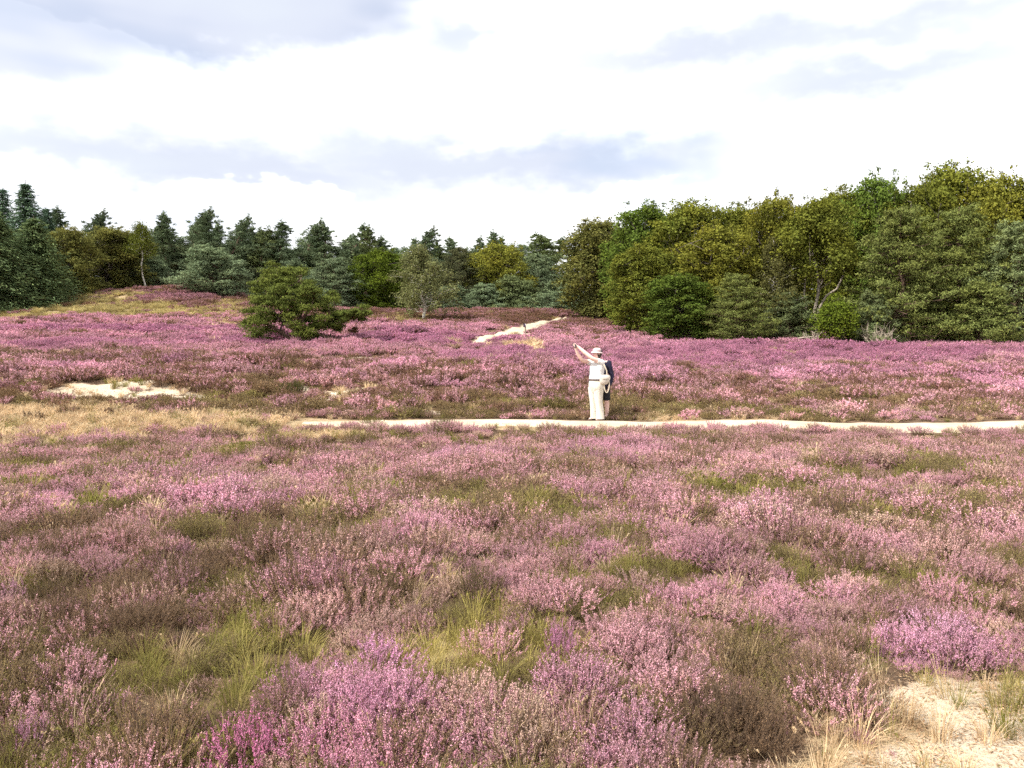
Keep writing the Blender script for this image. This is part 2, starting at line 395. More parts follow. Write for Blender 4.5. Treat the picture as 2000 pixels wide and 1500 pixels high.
# ------------------------------------------------------------------ materials
def material(name):
    m = bpy.data.materials.new(name); m.use_nodes = True
    return m, NT(m.node_tree)


def leafy(name, source, trans=0.3, vary=0.35, hue=0.25, big=0.0, rough=0.7):
    """leaf, needle and petal material: colour from the object or from the plant it is scattered as, varied leaf by leaf"""
    m, t = material(name)
    if source == 'object':
        col = t.n('ShaderNodeObjectInfo').outputs['Color']
    elif isinstance(source, str):
        a = t.n('ShaderNodeAttribute', attribute_type='INSTANCER', attribute_name=source); col = a.outputs['Color']
    else:
        r = t.n('ShaderNodeRGB'); r.outputs[0].default_value = source; col = r.outputs[0]
    isl = t.n('ShaderNodeNewGeometry').outputs['Random Per Island']
    v = t.m('ADD', t.m('MULTIPLY', isl, 2 * vary), 1.0 - vary)
    vec = t.n('ShaderNodeVectorMath', operation='SCALE'); t.l(col, vec.inputs[0]); t.l(v, vec.inputs['Scale'])
    c = vec.outputs[0]
    wob = t.m('FRACT', t.m('MULTIPLY', isl, 7.13))
    warm = t.mix(t.m('MULTIPLY', wob, hue), c, rgb(1.35, 1.0, 0.62), 'MULTIPLY')
    if big > 0:
        tcn = t.n('ShaderNodeTexCoord')
        nz = t.noise(tcn.outputs['Object'], 0.45, 3.0)
        warm = t.mix(t.m('MULTIPLY', t.sstep(nz, 0.38, 0.66), big), warm, rgb(1.28, 1.08, 0.68), 'MULTIPLY')
    df = t.n('ShaderNodeBsdfDiffuse'); t.l(warm, df.inputs['Color'])
    tr = t.n('ShaderNodeBsdfTranslucent'); t.l(warm, tr.inputs['Color'])
    mxs = t.n('ShaderNodeMixShader'); mxs.inputs[0].default_value = trans
    t.l(df.outputs[0], mxs.inputs[1]); t.l(tr.outputs[0], mxs.inputs[2])
    out = t.n('ShaderNodeOutputMaterial'); t.l(mxs.outputs[0], out.inputs['Surface'])
    return m


def plain(name, col, rough=0.8, nscale=6.0, amount=0.25, bump=0.0, stretch=(1, 1, 1)):
    m, t = material(name)
    tcn = t.n('ShaderNodeTexCoord'); v = t.mapping(tcn.outputs['Object'], stretch)
    nz = t.noise(v, nscale, 5.0)
    dark = tuple(c * (1 - amount) for c in col[:3]) + (1,); lite = tuple(min(c * (1 + amount), 1) for c in col[:3]) + (1,)
    c = t.mix(t.sstep(nz, 0.3, 0.7), dark, lite)
    p = t.n('ShaderNodeBsdfPrincipled'); t.l(c, p.inputs['Base Color']); p.inputs['Roughness'].default_value = rough
    if bump:
        b = t.n('ShaderNodeBump'); b.inputs['Strength'].default_value = bump; b.inputs['Distance'].default_value = 0.02
        t.l(nz, b.inputs['Height']); t.l(b.outputs[0], p.inputs['Normal'])
    out = t.n('ShaderNodeOutputMaterial'); t.l(p.outputs[0], out.inputs['Surface'])
    return m


def bark_birch():
    m, t = material('birch_bark')
    tcn = t.n('ShaderNodeTexCoord'); v = t.mapping(tcn.outputs['Object'], (2.0, 2.0, 7.0))
    nz = t.noise(v, 1.6, 5.0, 0.65)
    c = t.mix(t.sstep(nz, 0.52, 0.62), rgb(0.62, 0.58, 0.50), rgb(0.05, 0.04, 0.03))
    p = t.n('ShaderNodeBsdfPrincipled'); t.l(c, p.inputs['Base Color']); p.inputs['Roughness'].default_value = 0.8
    out = t.n('ShaderNodeOutputMaterial'); t.l(p.outputs[0], out.inputs['Surface'])
    return m


def sand_nodes(t, pos):
    n_a = t.noise(pos, 0.9, 4.0); n_b = t.noise(pos, 14.0, 5.0, 0.65); n_c = t.noise(pos, 90.0, 3.0, 0.6)
    c = t.mix(t.sstep(n_a, 0.35, 0.7), rgb(0.43, 0.345, 0.25), rgb(0.52, 0.445, 0.345))
    c = t.mix(t.m('MULTIPLY', t.sstep(n_b, 0.50, 0.70), 0.65), c, rgb(0.34, 0.23, 0.14))
    c = t.mix(t.m('MULTIPLY', t.sstep(n_c, 0.58, 0.7), 0.4), c, rgb(0.30, 0.22, 0.15))
    h = t.m('ADD', t.m('MULTIPLY', n_b, 0.7), t.m('MULTIPLY', n_c, 0.25))
    return c, h


def ground_material():
    m, t = material('heath_ground')
    pos = t.n('ShaderNodeNewGeometry').outputs['Position']
    am = t.n('ShaderNodeAttribute', attribute_name='cover')
    sp = t.n('ShaderNodeSeparateColor'); t.l(am.outputs['Color'], sp.inputs[0])
    n_b = t.noise(pos, 7.0, 6.0, 0.65); n_c = t.noise(pos, 45.0, 4.0, 0.65); n_a = t.noise(pos, 0.6, 4.0)
    soil = t.mix(t.sstep(n_b, 0.35, 0.65), rgb(0.055, 0.036, 0.024), rgb(0.15, 0.095, 0.06))
    soil = t.mix(t.m('MULTIPLY', t.sstep(n_c, 0.52, 0.7), 0.7), soil, rgb(0.26, 0.17, 0.11))
    grs = t.mix(t.sstep(n_b, 0.35, 0.7), rgb(0.25, 0.18, 0.10), rgb(0.38, 0.29, 0.18))
    sd, h = sand_nodes(t, pos)
    edge = t.m('ADD', t.m('MULTIPLY', t.m('SUBTRACT', n_b, 0.5), 0.9), t.m('MULTIPLY', t.m('SUBTRACT', n_c, 0.5), 0.5))
    gm = t.sstep(t.m('ADD', sp.outputs[1], edge), 0.3, 0.6)
    sm = t.sstep(t.m('ADD', sp.outputs[0], edge), 0.36, 0.56)
    c = t.mix(gm, soil, grs); c = t.mix(sm, c, sd)
    p = t.n('ShaderNodeBsdfPrincipled'); t.l(c, p.inputs['Base Color']); p.inputs['Roughness'].default_value = 0.95
    p.inputs['Specular IOR Level'].default_value = 0.1
    b = t.n('ShaderNodeBump'); b.inputs['Strength'].default_value = 0.9; b.inputs['Distance'].default_value = 0.03
    t.l(t.m('ADD', h, n_b), b.inputs['Height']); t.l(b.outputs[0], p.inputs['Normal'])
    out = t.n('ShaderNodeOutputMaterial'); t.l(p.outputs[0], out.inputs['Surface'])
    return m


def path_material():
    m, t = material('path_sand')
    pos = t.n('ShaderNodeNewGeometry').outputs['Position']
    c, h = sand_nodes(t, pos)
    lng = t.noise(t.mapping(pos, (0.4, 3.0, 1.0)), 1.2, 4.0)
    c = t.mix(t.m('MULTIPLY', t.sstep(lng, 0.5, 0.75), 0.3), c, rgb(0.36, 0.28, 0.19))
    p = t.n('ShaderNodeBsdfPrincipled'); t.l(c, p.inputs['Base Color']); p.inputs['Roughness'].default_value = 0.95
    p.inputs['Specular IOR Level'].default_value = 0.1
    b = t.n('ShaderNodeBump'); b.inputs['Strength'].default_value = 0.5; b.inputs['Distance'].default_value = 0.02
    t.l(h, b.inputs['Height']); t.l(b.outputs[0], p.inputs['Normal'])
    out = t.n('ShaderNodeOutputMaterial'); t.l(p.outputs[0], out.inputs['Surface'])
    return m


M_GROUND, M_PATH = ground_material(), path_material()
M_BLOOM = leafy('heather_bloom', 'bloom_colour', 0.25, 0.40, 0.2)
M_HLEAF = leafy('heather_leaf', 'leaf_colour', 0.2, 0.35, 0.3)
M_BLOOM_O = leafy('heather_bloom_single', 'object', 0.25, 0.32, 0.2)
M_HLEAF_O = leafy('heather_leaf_single', 'object', 0.2, 0.35, 0.3)
M_GRASS = leafy('grass_blade', 'leaf_colour', 0.35, 0.3, 0.3)
M_LITTER = leafy('dry_litter', 'leaf_colour', 0.0, 0.45, 0.5)
M_OAK = leafy('oak_leaf', 'object', 0.3, 0.45, 0.2, 0.45)
M_PINE = leafy('pine_needle', 'object', 0.15, 0.40, 0.25, 0.25)
M_BIRCH = leafy('birch_leaf', 'object', 0.35, 0.38, 0.15, 0.1)
M_TWIG = plain('heather_stem', rgb(0.10, 0.062, 0.04), 0.9, 30, 0.3)
M_BARK = plain('oak_bark', rgb(0.085, 0.068, 0.052), 0.95, 5.0, 0.45, 0.6, (3, 3, 0.7))
M_BARKP = plain('pine_bark', rgb(0.12, 0.075, 0.05), 0.95, 5.0, 0.4, 0.6, (3, 3, 0.7))
M_BARKG = plain('pale_bark', rgb(0.27, 0.23, 0.18), 0.95, 5.0, 0.35, 0.5, (3, 3, 0.7))
M_BARKB = bark_birch()
M_DEAD = plain('dead_wood', rgb(0.42, 0.35, 0.27), 0.9, 8.0, 0.3)

# ------------------------------------------------------------------ ground and paths
def lines(parts):
    out = [np.arange(a, b, st) for a, b, st in parts]
    return np.concatenate(out + [[parts[-1][1]]])


gx = lines([(-900, -200, 70), (-200, -80, 12), (-80, -30, 1.0), (-30, -14, 0.35), (-14, 14, 0.14), (14, 30, 0.35), (30, 80, 1.0), (80, 200, 12), (200, 900, 70)])
gy = lines([(-400, -40, 40), (-40, 1, 2.5), (1, 30, 0.14), (30, 60, 0.4), (60, 100, 0.7), (100, 160, 4), (160, 300, 20), (300, 1500, 100)])
X, Y = np.meshgrid(gx, gy)
Z = terrain(X, Y)
g = Geo(); nx_, ny_ = len(gx), len(gy)
i = np.arange(ny_ - 1)[:, None] * nx_; j = np.arange(nx_ - 1)[None]
g.add(np.stack([X, Y, Z], -1).reshape(-1, 3), np.stack([i + j, i + j + 1, i + nx_ + j + 1, i + nx_ + j], -1).reshape(-1, 4))
ground = g.build('ground', M_GROUND, smooth=True)
tag(ground, 'sandy heath ground rising to a low hill', None, None, 'structure')
xf, yf = X.ravel(), Y.ravel()
sand_v = np.maximum(field(SAND, xf, yf), np.clip(1.0 - np.maximum(hill_path_dist(xf, yf), 0) / 0.8, 0, 1) * 0.55)
sand_v = np.maximum(sand_v, field(TAN, xf, yf) * 0.5)
grass_v = field(GRASS, xf, yf)
ca = ground.data.attributes.new('cover', 'FLOAT_COLOR', 'POINT')
ca.data.foreach_set('color', np.stack([sand_v, grass_v, 0 * sand_v, 0 * sand_v + 1], 1).astype(np.float32).ravel())


def ribbon(name, cx, cy, hw, lift, nacross=9, label=None):
    cx, cy, hw = map(np.asarray, (cx, cy, hw))
    tx, ty = np.gradient(cx), np.gradient(cy); L = np.hypot(tx, ty); nxx, nyy = -ty / L, tx / L
    u = np.linspace(-1, 1, nacross)
    ea = hw * (1 + (fbm(cx * 1.3, cy * 1.3, 31, 3) - 0.5) * 0.45); eb = hw * (1 + (fbm(cx * 1.3 + 50, cy * 1.3, 33, 3) - 0.5) * 0.45)
    off = np.where(u[None] < 0, u[None] * ea[:, None], u[None] * eb[:, None])
    px, py = cx[:, None] + nxx[:, None] * off, cy[:, None] + nyy[:, None] * off
    pz = terrain(px, py) + lift - np.abs(u[None]) ** 6 * lift * 1.6
    g = Geo(); k, n = len(cx), nacross
    i = np.arange(k - 1)[:, None] * n; j = np.arange(n - 1)[None]
    g.add(np.stack([px, py, pz], -1).reshape(-1, 3), np.stack([i + j, i + n + j, i + n + j + 1, i + j + 1], -1).reshape(-1, 4))
    o = g.build(name, M_PATH, smooth=True)
    return tag(o, label, None, None, 'structure')


xs = np.arange(PATH_X0, 42, 0.12)
ribbon('sand_path', xs, path_y(xs), PATH_W * smooth(xs, PATH_X0 - 0.8, PATH_X0 + 2.0), 0.02, 13, 'pale sandy footpath crossing the heath in front of the walkers')
hp = np.array(HILL_PATH); tt = np.linspace(0, len(hp) - 1, 160)
ribbon('hill_path', np.interp(tt, np.arange(len(hp)), hp[:, 0]), np.interp(tt, np.arange(len(hp)), hp[:, 1]), np.interp(tt, np.arange(len(hp)), hp[:, 2]), 0.10, 11,
       'pale sandy path climbing the far slope behind the walkers')


# ------------------------------------------------------------------ heather, grass and litter
def rand_dir(r, n):
    return unit(r.normal(size=(n, 3)))


def heather_geo(seed, R, H, shoots, fl, lf, size, bloom, sides=3, twigs=3, stem=0.0022):
    """one heather plant: splayed woody shoots, small leaves, upper spikes of florets"""
    r = np.random.default_rng(seed); G = Geo(); Bl = Geo()
    for k in range(shoots):
        a = r.uniform(0, 2 * np.pi); q = math.sqrt(r.uniform()); rad = R * q
        h = H * (1 - 0.42 * q * q) * r.uniform(0.72, 1.14)
        dirv = np.array([math.cos(a), math.sin(a), 0.0])
        p0 = dirv * rad * r.uniform(0.1, 0.5); p2 = dirv * rad + np.array([r.normal() * 0.03, r.normal() * 0.03, h]); p1 = dirv * rad * r.uniform(0.6, 1.05) + np.array([0, 0, h * r.uniform(0.3, 0.55)])
        def cur(t):
            t = np.asarray(t)[:, None]; return (1 - t) ** 2 * p0 + 2 * t * (1 - t) * p1 + t * t * p2
        G.tube(cur(np.linspace(0, 1, 5)), np.linspace(stem, stem * 0.5, 5), sides, 1, False)
        spikes = [(cur(np.array([1.0 - r.uniform(0.26, 0.42)]))[0], p2)]
        for _ in range(twigs):
            t0 = r.uniform(0.35, 0.8); b = cur(np.array([t0]))[0]; L = r.uniform(0.16, 0.34) * h
            e = b + unit(unit(p2 - b) + rand_dir(r, 1)[0] * 0.55 + np.array([0, 0, 0.3])) * L
            G.tube(np.array([b, (b + e) / 2, e]), [stem * 0.6, stem * 0.5, stem * 0.4], 3, 1, False)
            spikes.append((b + (e - b) * 0.3, e))
        has = r.uniform() < bloom
        for (s0, s1) in spikes:
            ax = unit(s1 - s0)
            n = max(int(fl * (1.0 if has else 0.75)), 2)
            t = r.uniform(0, 1, n)[:, None]; rr = size * (1.3 - 0.9 * t)
            c = s0 + (s1 - s0) * t + rand_dir(r, n) * rr
            (Bl if has else G).kites(c, unit(rand_dir(r, n) + ax * (0.6 if has else 1.6)), rand_dir(r, n), size * r.uniform(0.9, 1.7, n) * (1.0 if has else 1.2), size * r.uniform(0.6, 1.1, n) * (1.0 if has else 0.5), 0)
        n = lf
        t = r.uniform(0.12, 0.85, n); c = cur(t) + rand_dir(r, n) * size * 1.8
        G.kites(c, unit(rand_dir(r, n) + np.array([0, 0, 1.3])), rand_dir(r, n), size * r.uniform(1.2, 2.4, n), size * r.uniform(0.35, 0.7, n), 0)
    return G, Bl


def merged(G, Bl):
    M = Geo()
    for v, (f, m) in zip(G.v, G.f): pass
    off = 0
    M.v = list(G.v) + list(Bl.v); M.n = G.n + Bl.n
    M.f = list(G.f) + [(f + G.n, 2) for f, m in Bl.f]
    return M


def grass_geo(seed, n, H, spread, width, bend=0.5, seedhead=0.0):
    r = np.random.default_rng(seed); G = Geo()
    for k in range(n):
        a = r.uniform(0, 2 * np.pi); b0 = np.array([math.cos(a), math.sin(a), 0]) * spread * 0.4 * math.sqrt(r.uniform())
        h = H * r.uniform(0.45, 1.1); out = np.array([math.cos(a), math.sin(a), 0.0]) * spread * r.uniform(0.1, 1.0) + np.append(r.normal(size=2) * 0.05 * H, 0)
        t = np.linspace(0, 1, 5)[:, None]
        p = b0 + out * t ** 1.8 + np.array([0, 0, 1.0]) * h * (t - bend * 0.4 * t ** 2.5)
        sd = unit(np.cross(unit(out), [0, 0, 1.0])) * (width * r.uniform(0.6, 1.2) * 0.5)
        wv = (1 - 0.9 * t ** 1.5)
        v = np.concatenate([p - sd * wv, p + sd * wv]); q = np.array([[i, i + 5, i + 6, i + 1] for i in range(4)])
        G.add(v, q, 0)
        if r.uniform() < seedhead:
            m = 10; tt = r.uniform(0.75, 1, m)[:, None]
            G.kites(p[3] + (p[4] - p[3]) * (tt - .5) * 2 + rand_dir(r, m) * width, unit(rand_dir(r, m) + [0, 0, 1.5]), rand_dir(r, m), width * 3.5, width * 1.4, 0)
    return G


def proto(name, geo, mats):
    return bpy.data.objects.new(name, geo.mesh(name, mats))     # not linked: only the source of scattered copies


def scatter(name, protos, pts, rot, scl, idx, attrs, label, cat):
    me = bpy.data.meshes.new(name)
    me.vertices.add(len(pts)); me.vertices.foreach_set('co', np.asarray(pts, np.float32).ravel())
    for nm, arr in (('rot', rot), ('scl', scl)):
        a = me.attributes.new(nm, 'FLOAT_VECTOR', 'POINT'); a.data.foreach_set('vector', np.asarray(arr, np.float32).ravel())
    a = me.attributes.new('idx', 'INT', 'POINT'); a.data.foreach_set('value', np.asarray(idx, np.int32))
    for nm, arr in attrs.items():
        a = me.attributes.new(nm, 'FLOAT_COLOR', 'POINT')
        a.data.foreach_set('color', np.concatenate([arr, np.ones((len(arr), 1))], 1).astype(np.float32).ravel())
    o = link(name, me)
    ng = bpy.data.node_groups.new(name, 'GeometryNodeTree')
    ng.interface.new_socket('Geometry', in_out='INPUT', socket_type='NodeSocketGeometry')
    ng.interface.new_socket('Geometry', in_out='OUTPUT', socket_type='NodeSocketGeometry')
    N = ng.nodes; gi = N.new('NodeGroupInput'); go = N.new('NodeGroupOutput'); jn = N.new('GeometryNodeJoinGeometry')
    def named(nm, ty):
        x = N.new('GeometryNodeInputNamedAttribute'); x.data_type = ty; x.inputs['Name'].default_value = nm; return x.outputs['Attribute']
    ro = N.new('FunctionNodeEulerToRotation'); ng.links.new(named('rot', 'FLOAT_VECTOR'), ro.inputs[0])
    sc_ = named('scl', 'FLOAT_VECTOR'); ix = named('idx', 'INT')
    for k, p in enumerate(protos):
        oi = N.new('GeometryNodeObjectInfo'); oi.inputs['Object'].default_value = p; oi.inputs['As Instance'].default_value = False
        cmp_ = N.new('FunctionNodeCompare'); cmp_.data_type = 'INT'; cmp_.operation = 'EQUAL'
        ng.links.new(ix, cmp_.inputs[2]); cmp_.inputs[3].default_value = k
        ip = N.new('GeometryNodeInstanceOnPoints')
        ng.links.new(gi.outputs[0], ip.inputs['Points']); ng.links.new(cmp_.outputs[0], ip.inputs['Selection'])
        ng.links.new(oi.outputs['Geometry'], ip.inputs['Instance']); ng.links.new(ro.outputs[0], ip.inputs['Rotation']); ng.links.new(sc_, ip.inputs['Scale'])
        ng.links.new(ip.outputs[0], jn.inputs[0])
    ng.links.new(jn.outputs[0], go.inputs[0])
    md = o.modifiers.new('scatter', 'NODES'); md.node_group = ng
    return tag(o, label, cat, None, 'stuff')


HM = [M_HLEAF, M_TWIG, M_BLOOM]
NEAR = [(0, 1.0), (1, 1.0), (2, 0.92), (3, 0.55), (4, 0.5), (5, 0.06), (6, 0.0)]
h_near = [heather_geo(100 + k, 0.29, 0.28, 100, 27, 34, 0.0052, b) for k, b in NEAR]
h_mid = [heather_geo(200 + k, 0.32, 0.30, 70, 15, 18, 0.0088, b, 3, 2, 0.0026) for k, b in NEAR]
h_far = [heather_geo(300 + k, 0.36, 0.32, 56, 11, 12, 0.019, b, 3, 2, 0.004) for k, b in NEAR]
h_vfar = [heather_geo(400 + k, 0.60, 0.36, 56, 11, 10, 0.034, b, 3, 2, 0.006) for k, b in NEAR]
P_near = [proto('heather_near', merged(*q), HM) for q in h_near]
P_mid = [proto('heather_mid', merged(*q), HM) for q in h_mid]
P_far = [proto('heather_far', merged(*q), HM) for q in h_far]
P_vfar = [proto('heather_distant', merged(*q), HM) for q in h_vfar]


def wedge(r, d0, d1, dens, half=0.80, margin=4.0):
    """evenly scattered points on the ground in front of the camera between two distances"""
    W = half * d1 + margin
    n = int((d1 - d0) * 2 * W * dens)
    x = r.uniform(-W, W, n); y = r.uniform(d0, d1, n)
    k = (np.abs(x) < half * np.maximum(y, 0) + margin) & (np.hypot(x, y) > 0.8)
    return x[k], y[k]


C = lambda *v: np.array(v, float)
PINK_DUSTY, PINK_ROSE, LILAC_C, MAGENTA = C(0.70, 0.41, 0.475), C(0.72, 0.385, 0.51), C(0.75, 0.40, 0.58), C(0.45, 0.205, 0.32)
BROWNFL = C(0.50, 0.32, 0.25)
L_OLIVE, L_GREEN, L_BROWN, L_DARK, L_TAN = C(0.28, 0.24, 0.10), C(0.26, 0.255, 0.075), C(0.29, 0.19, 0.13), C(0.12, 0.078, 0.05), C(0.33, 0.235, 0.15)


def plant_map(r, x, y):
    n = len(x)
    sandf = np.maximum(field(SAND, x, y), field(TAN, x, y) * 0.9); grs = field(GRASS, x, y); grn = field(GREEN, x, y); drk = field(DARK, x, y); lil = field(LILAC, x, y)
    big = fbm(x / 3.1, y / 3.1, 41, 3); med = fbm(x / 0.9, y / 0.9, 45, 3); sm_ = r.uniform(0, 1, n)
    grn = np.maximum(grn, smooth(fbm(x / 0.75, y / 0.75, 61, 3), np.where(y < 9, 0.53, 0.56), np.where(y < 9, 0.64, 0.68)) * np.where(y < 17, 0.8 + 0.15 * (y < 6), 0.3))
    grn = grn * (r.uniform(0, 1, n) < 0.74); grn = np.where((r.uniform(0, 1, n) < 0.10) & (y < 30), np.maximum(grn, 0.8), grn)
    drk = np.maximum(drk * 0.8, smooth(fbm(x / 1.0, y / 0.8, 71, 3), 0.62, 0.75) * 0.5)
    bank = smooth(y, 17.4, 17.8) * (1 - smooth(y, 20.0, 23.5)) * (y > path_y(x)); grn = np.maximum(grn, bank * 0.5 * (fbm(x / 0.9, y / 0.5, 75, 2) + r.normal(0, 0.08, n) > 0.5)); drk = np.maximum(drk, bank * 0.25)
    return dict(sand=sandf, grass=grs, green=grn, dark=drk, lilac=lil, big=big, med=med, sm=sm_)


def heather_layer(name, protos, d0, d1, dens, seed, base_scale, label):
    r = np.random.default_rng(seed)
    x, y = wedge(r, d0, d1, dens)
    f = plant_map(r, x, y); n = len(x)
    keep = r.uniform(0, 1, n) > np.clip(f['sand'] * 1.22 + np.clip(f['grass'] - 0.2, 0, 1) * 1.15, 0, 0.985)
    keep &= (near_path(x, y) > np.where(y < path_y(x), PATH_W * 0.78, PATH_W * 1.05 + 0.12)) & (hill_path_dist(x, y) > 0.35)
    x, y = x[keep], y[keep]; f = {k: v[keep] for k, v in f.items()}; n = len(x)
    bloom = 0.69 + (f['big'] - 0.5) * 0.5 + (f['med'] - 0.5) * 0.75 + (f['sm'] - 0.5) * 0.6
    mid = smooth(y, 18, 20) * (1 - smooth(y, 29, 36)); far = smooth(y, 32, 40)
    bloom = bloom - 0.38 * mid + 0.12 * far + 0.6 * f['lilac'] - 0.95 * f['green'] - (0.7 - 0.3 * mid) * f['dark']
    bloom = bloom - 0.10 * (1 - smooth(y, 6.0, 10.0)) * (1 - f['lilac'])
    bloom = np.where(f['green'] < 0.3, np.maximum(bloom, mid * (0.16 + 0.3 * f['sm'])), bloom)
    hillband = smooth(y, 62, 72); bloom = bloom - 0.35 * hillband * (1 - f['lilac'])
    idx = np.where(bloom > 0.78, r.integers(0, 2, n), np.where(bloom > 0.58, 2, np.where(bloom > 0.3, r.integers(3, 5, n), np.where(bloom > 0.08, 5, 6))))
    t = np.clip(f['lilac'] * 0.9 + (f['sm'] - 0.5) * 0.3, 0, 1)[:, None]
    fcol = PINK_DUSTY * (1 - t) + LILAC_C * t
    rose = smooth(fbm(x / 1.1, y / 1.1, 81, 2), 0.5, 0.7)[:, None] * 0.7 * (1 - t)
    fcol = fcol * (1 - rose) + PINK_ROSE * rose
    fm = (smooth(y, 24, 34) * (0.35 + 0.65 * f['lilac']))[:, None]
    fcol = fcol * (1 - fm) + MAGENTA * fm
    brn = np.clip(0.75 - bloom * 1.1, 0, 0.85)[:, None]
    midc = np.maximum(mid, far)[:, None]
    fcol = fcol * (1 - brn) + (BROWNFL * (1 - midc) + C(0.40, 0.245, 0.225) * midc) * brn
    hl = (hillband * (1 - 0.5 * f['lilac']))[:, None] * 0.75; fcol = fcol * (1 - hl) + C(0.37, 0.205, 0.225) * hl
    hot = np.exp(-((x - HOT[0]) ** 2 + (y - HOT[1]) ** 2) / 0.18)[:, None]
    fcol = fcol * (1 - 0.6 * hot) + C(0.64, 0.22, 0.42) * 0.6 * hot
    fade = (r.uniform(0, 1, n) < 0.17)[:, None] * (1 - midc) * r.uniform(0.4, 0.9, n)[:, None]; fcol = fcol * (1 - fade) + C(0.66, 0.50, 0.38) * fade
    L_B = L_BROWN * (1 - midc) + C(0.235, 0.128, 0.098) * midc
    g_ = np.clip(f['green'], 0, 1)[:, None]; d_ = np.clip(f['dark'], 0, 1)[:, None]
    gv = f['med'][:, None]
    lcol = L_B * (1.0 - 0.45 * gv * (1 - 0.7 * midc)) + L_OLIVE * 0.45 * gv * (1 - 0.7 * midc)
    lcol = lcol * (1 - g_) + (L_OLIVE * (1 - gv) + L_GREEN * gv) * g_
    lcol = lcol * (1 - 0.55 * d_) + L_DARK * 1.4 * 0.55 * d_
    v = r.uniform(0.72, 1.24, n)[:, None]
    s = base_scale * (1 - 0.28 * np.clip(f['green'], 0, 1)) * r.uniform(0.58, 1.34, n) * (1 - 0.5 * f['sand'] - 0.2 * np.clip(f['grass'], 0, 1))
    s *= 0.58 + 0.84 * fbm(x / 1.3, y / 1.3, 91, 2)
    s *= 0.55 + 0.45 * smooth(hill_path_dist(x, y), 0.3, 2.2)
    npth = near_path(x, y); s *= np.where(y < path_y(x), 0.80 + 0.20 * smooth(npth, 0.9, 3.5), 0.75 + 0.25 * smooth(npth, 1.0, 2.0))
    z = terrain(x, y) - 0.015
    rot = np.stack([r.normal(0, 0.1, n), r.normal(0, 0.1, n), r.uniform(0, 6.283, n)], 1)
    scl = np.stack([s * r.uniform(0.9, 1.2, n), s * r.uniform(0.9, 1.2, n), s * r.uniform(0.8, 1.15, n)], 1)
    print(name, n)
    return scatter(name, protos, np.stack([x, y, z], 1), rot, scl, idx, {'bloom_colour': fcol * v, 'leaf_colour': lcol * v}, label, 'heather')


HOT = ground_at(500, 1470, 0.25)
heather_layer('low_heather', P_near, -1.5, 9.0, 38.0, 9, 0.36, 'low shoots of heather filling the ground between the nearest plants')
heather_layer('foreground_heather', P_near, -1.5, 6.5, 32.0, 1, 0.72, 'pale pink flowering heather covering the ground nearest the viewer')
heather_layer('heather_field', P_mid, 6.5, 19.5, 22.0, 2, 0.80, 'dusty pink heather carpet stretching up to the sandy path')
heather_layer('slope_heather', P_far, 18.0, 48.0, 10.0, 3, 1.0, 'purple and brown heather on the slope behind the sandy path')
heather_layer('distant_heather', P_vfar, 46.0, 92.0, 4.6, 4, 1.0, 'magenta heather sheet below the far woods and hill')


def grass_layer(name, protos, d0, d1, dens, seed, scale, label, green_only=False):
    r = np.random.default_rng(seed)
    x, y = wedge(r, d0, d1, dens); f = plant_map(r, x, y); n = len(x)
    gp = np.maximum(np.clip(f['grass'], 0, 1) * (1 - 0.8 * np.clip(f['sand'], 0, 1)), 0.10 * (f['sand'] > 0.2) * (y < 8))
    gp = np.maximum(gp, 0.35 * smooth(y, 17.5, 18.0) * (1 - smooth(y, 19.5, 22.0)) * (y > path_y(x)) * (fbm(x / 1.2, y / 0.8, 95, 2) > 0.5))
    gg = np.clip(f['green'] - 0.35, 0, 1) * (1.3 if d0 < 17 else 0.3)
    p = np.maximum(np.maximum(gp, gg), 0.09 if d0 < 17 else 0.02)
    keep = (r.uniform(0, 1, n) < p) & (near_path(x, y) > PATH_W * 1.02) & (hill_path_dist(x, y) > 0.1)
    x, y = x[keep], y[keep]; gp, gg = gp[keep], gg[keep]; n = len(x)
    t = np.clip(gg * 2.2 - gp * 0.6 + r.uniform(-0.25, 0.2, n), 0, 1)[:, None]
    dryA, dryB, grnA, grnB = C(0.60, 0.49, 0.33), C(0.52, 0.39, 0.25), C(0.18, 0.18, 0.05), C(0.28, 0.24, 0.095)
    u = r.uniform(0, 1, n)[:, None]
    col = (dryA * u + dryB * (1 - u)) * (1 - t) + (grnA * u + grnB * (1 - u)) * t
    hill = smooth(y, 58, 66)[:, None]; col = col * (1 - hill) + C(0.35, 0.30, 0.14) * (0.8 + 0.5 * u) * hill
    yg = np.exp(-(((x - YG[0]) / 0.8) ** 2 + ((y - YG[1]) / 0.6) ** 2))[:, None]; col = col * (1 - yg) + C(0.34, 0.30, 0.10) * yg
    s = scale * r.uniform(0.6, 1.25, n)
    npth = near_path(x, y); s *= np.where(y < path_y(x), 0.55 + 0.45 * smooth(npth, 0.9, 2.5), 0.6 + 0.4 * smooth(npth, 1.0, 2.0))
    rot = np.stack([r.normal(0, 0.12, n), r.normal(0, 0.12, n), r.uniform(0, 6.283, n)], 1)
    print(name, n)
    return scatter(name, protos, np.stack([x, y, terrain(x, y) - 0.01], 1), rot, np.stack([s, s, s * r.uniform(0.8, 1.2, n)], 1), r.integers(0, len(protos), n), {'leaf_colour': col * r.uniform(0.8, 1.2, n)[:, None]}, label, 'grass')


